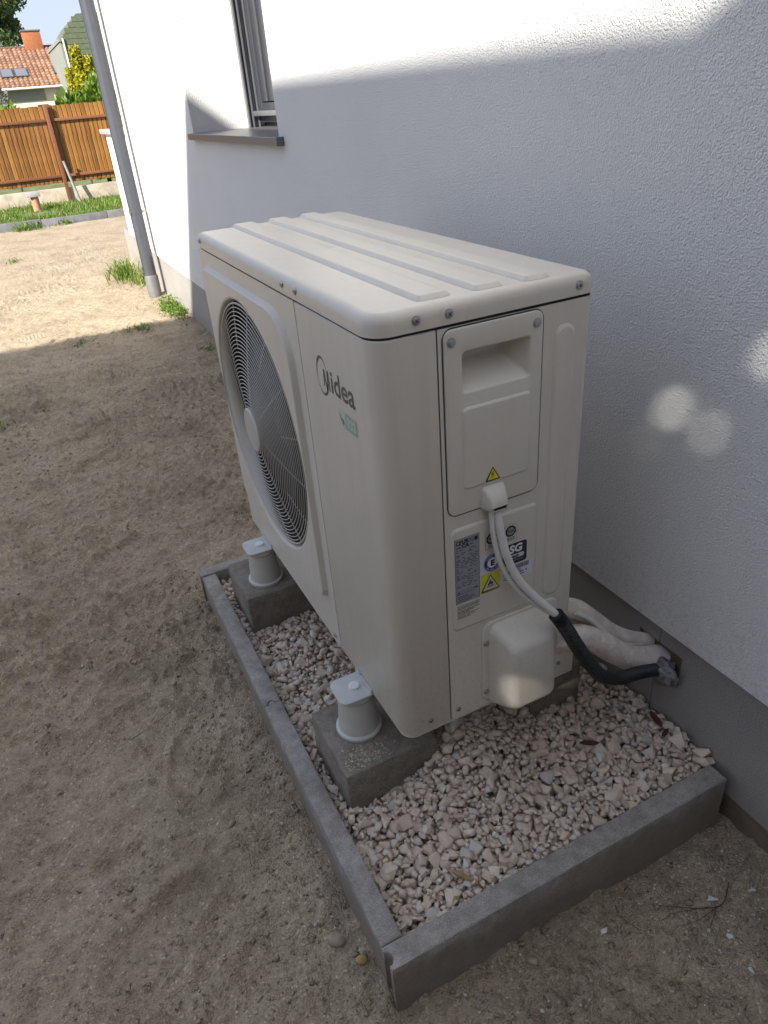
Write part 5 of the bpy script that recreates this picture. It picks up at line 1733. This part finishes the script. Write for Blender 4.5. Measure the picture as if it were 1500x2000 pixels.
box('chimney_cap', (2.99, ridge_y - 0.51, ridge_z + 0.8805), (4.26, ridge_y + 0.31, ridge_z + 0.95), EDGE, ch)
def roof_window(x0_, x1_, t0, t1):
    o = Vector((0, HY, eave_z))
    fr_ = []
    def P(x, t, h): return tuple(o + Vector((x, 0, 0)) + sd * t + sn * h)
    a = [P(x0_, t0, 0.15), P(x1_, t0, 0.15), P(x1_, t1, 0.15), P(x0_, t1, 0.15), P(x0_, t0, 0), P(x1_, t0, 0), P(x1_, t1, 0), P(x0_, t1, 0)]
    w_ = pydata('roof_window', a, [(0, 1, 2, 3), (4, 5, 1, 0), (5, 6, 2, 1), (6, 7, 3, 2), (7, 4, 0, 3)], FRAME, h1)
    m_ = 0.07
    pydata('pane', [P(x0_ + m_, t0 + m_, 0.155), P(x1_ - m_, t0 + m_, 0.155), P(x1_ - m_, t1 - m_, 0.155), P(x0_ + m_, t1 - m_, 0.155)], [(0, 1, 2, 3)], SLATE, w_)
roof_window(0.95, 1.72, 1.2, 2.35)
roof_window(1.78, 2.6, 1.2, 2.35)
roof_window(4.15, 4.9, 1.35, 2.4)
wd_o = box('window', (2.55, HY + 0.44, 1.2), (3.2, HY + 0.52, 2.32), FRAME, h1)
box('pane', (2.62, HY + 0.43, 1.25), (3.13, HY + 0.4395, 2.25), GLASS, wd_o)

# clad gable house to the right of it
GY = 50.0
h2 = empty('clad_house', (6, GY, 0))
tag(h2, 'taller house with a green grey clad gable beside the tiled house', 'house')
gz = [(4.45, -0.2), (4.45, 5.42), (5.42, 6.42), (7.4, 6.5), (9.2, 5.4), (9.2, -0.2)]
bm = bmesh.new()
A = [bm.verts.new((x, GY, z)) for x, z in gz]; B = [bm.verts.new((x, GY + 9, z)) for x, z in gz]
for k in range(6): bm.faces.new((A[k], A[(k + 1) % 6], B[(k + 1) % 6], B[k]))
bm.faces.new(A); bm.faces.new(B[::-1])
finish(bm, 'wall', SHINGLE, h2)
for k in range(22):
    zz = 0.6 + k * 0.26
    xr = 9.2 if zz < 5.4 else 9.2 - (zz - 5.4) * 1.6
    xl = 4.45 if zz < 5.4 else 4.45 + (zz - 5.42)
    box('cladding_course', (xl + 0.03, GY - 0.022, zz), (xr - 0.03, GY - 0.002, zz + 0.24), SHINGLE, h2)
box('side_wall', (4.28, GY + 0.6, -0.2), (4.449, GY + 9, 5.2), HOUSEG, h2)  # cream wall, its shade put into the grey colour
box('eave_box', (4.22, GY + 0.4, 5.2), (4.449, GY + 9, 5.38), HOUSEG, h2)
tube('downpipe', [(4.40, GY - 0.08, 5.3), (4.40, GY - 0.08, 2.9)], 0.05, WHITEPAINT, h2, 8)
pydata('porch_roof', [(3.75, GY - 1.0, 2.75), (5.2, GY - 1.0, 2.75), (5.2, GY + 0.3, 3.35), (4.3, GY + 0.3, 3.35), (3.75, GY - 1.0, 2.65), (5.2, GY - 1.0, 2.65)], [(0, 1, 2, 3), (4, 5, 1, 0)], COPING, h2)
tube('porch_gutter', spline([(3.72, GY - 1.05, 2.75), (4.05, GY - 1.07, 2.62), (4.15, GY - 1.0, 2.45), (4.5, GY - 0.9, 2.3), (5.2, GY - 0.9, 2.25)], 5), 0.06, WHITEPAINT, h2, 8)

# big tree behind the tiled house
tr = empty('tree', (1.9, 70, 0))
tag(tr, 'tall green leafy tree rising behind the tiled house', 'tree')
cl_ = np.random.default_rng(61)
Ps = []
for k in range(60):
    d = cl_.normal(size=3); d /= np.linalg.norm(d)
    c = np.array([1.5, 70, 9.4]) + d * np.array([3.4, 3.2, 4.0]) * cl_.uniform(0.35, 0.95)
    Ps.append(blob_points(260, c, np.array([0.75, 0.75, 0.6]) * cl_.uniform(0.7, 1.3), 200 + k, 0.3))
crown('crown', np.concatenate(Ps), 0.20, TREEL, tr, 62, 1.4, 0.2)
tube('trunk', [(0.7, 70, 0), (0.65, 70, 5), (0.5, 70, 9.5)], lambda i, t: 0.35 - 0.27 * t, BARK, tr, 10)
for k in range(7):
    a = k * 0.9
    tube('limb', spline([(0.6, 70, 6 + k * 0.5), (0.6 + 1.3 * math.cos(a), 70 + 1.2 * math.sin(a), 7.6 + k * 0.5), (0.6 + 2.5 * math.cos(a), 70 + 2.3 * math.sin(a), 8.6 + k * 0.6)], 5), lambda i, t: 0.10 - 0.08 * t, BARK, tr, 6)
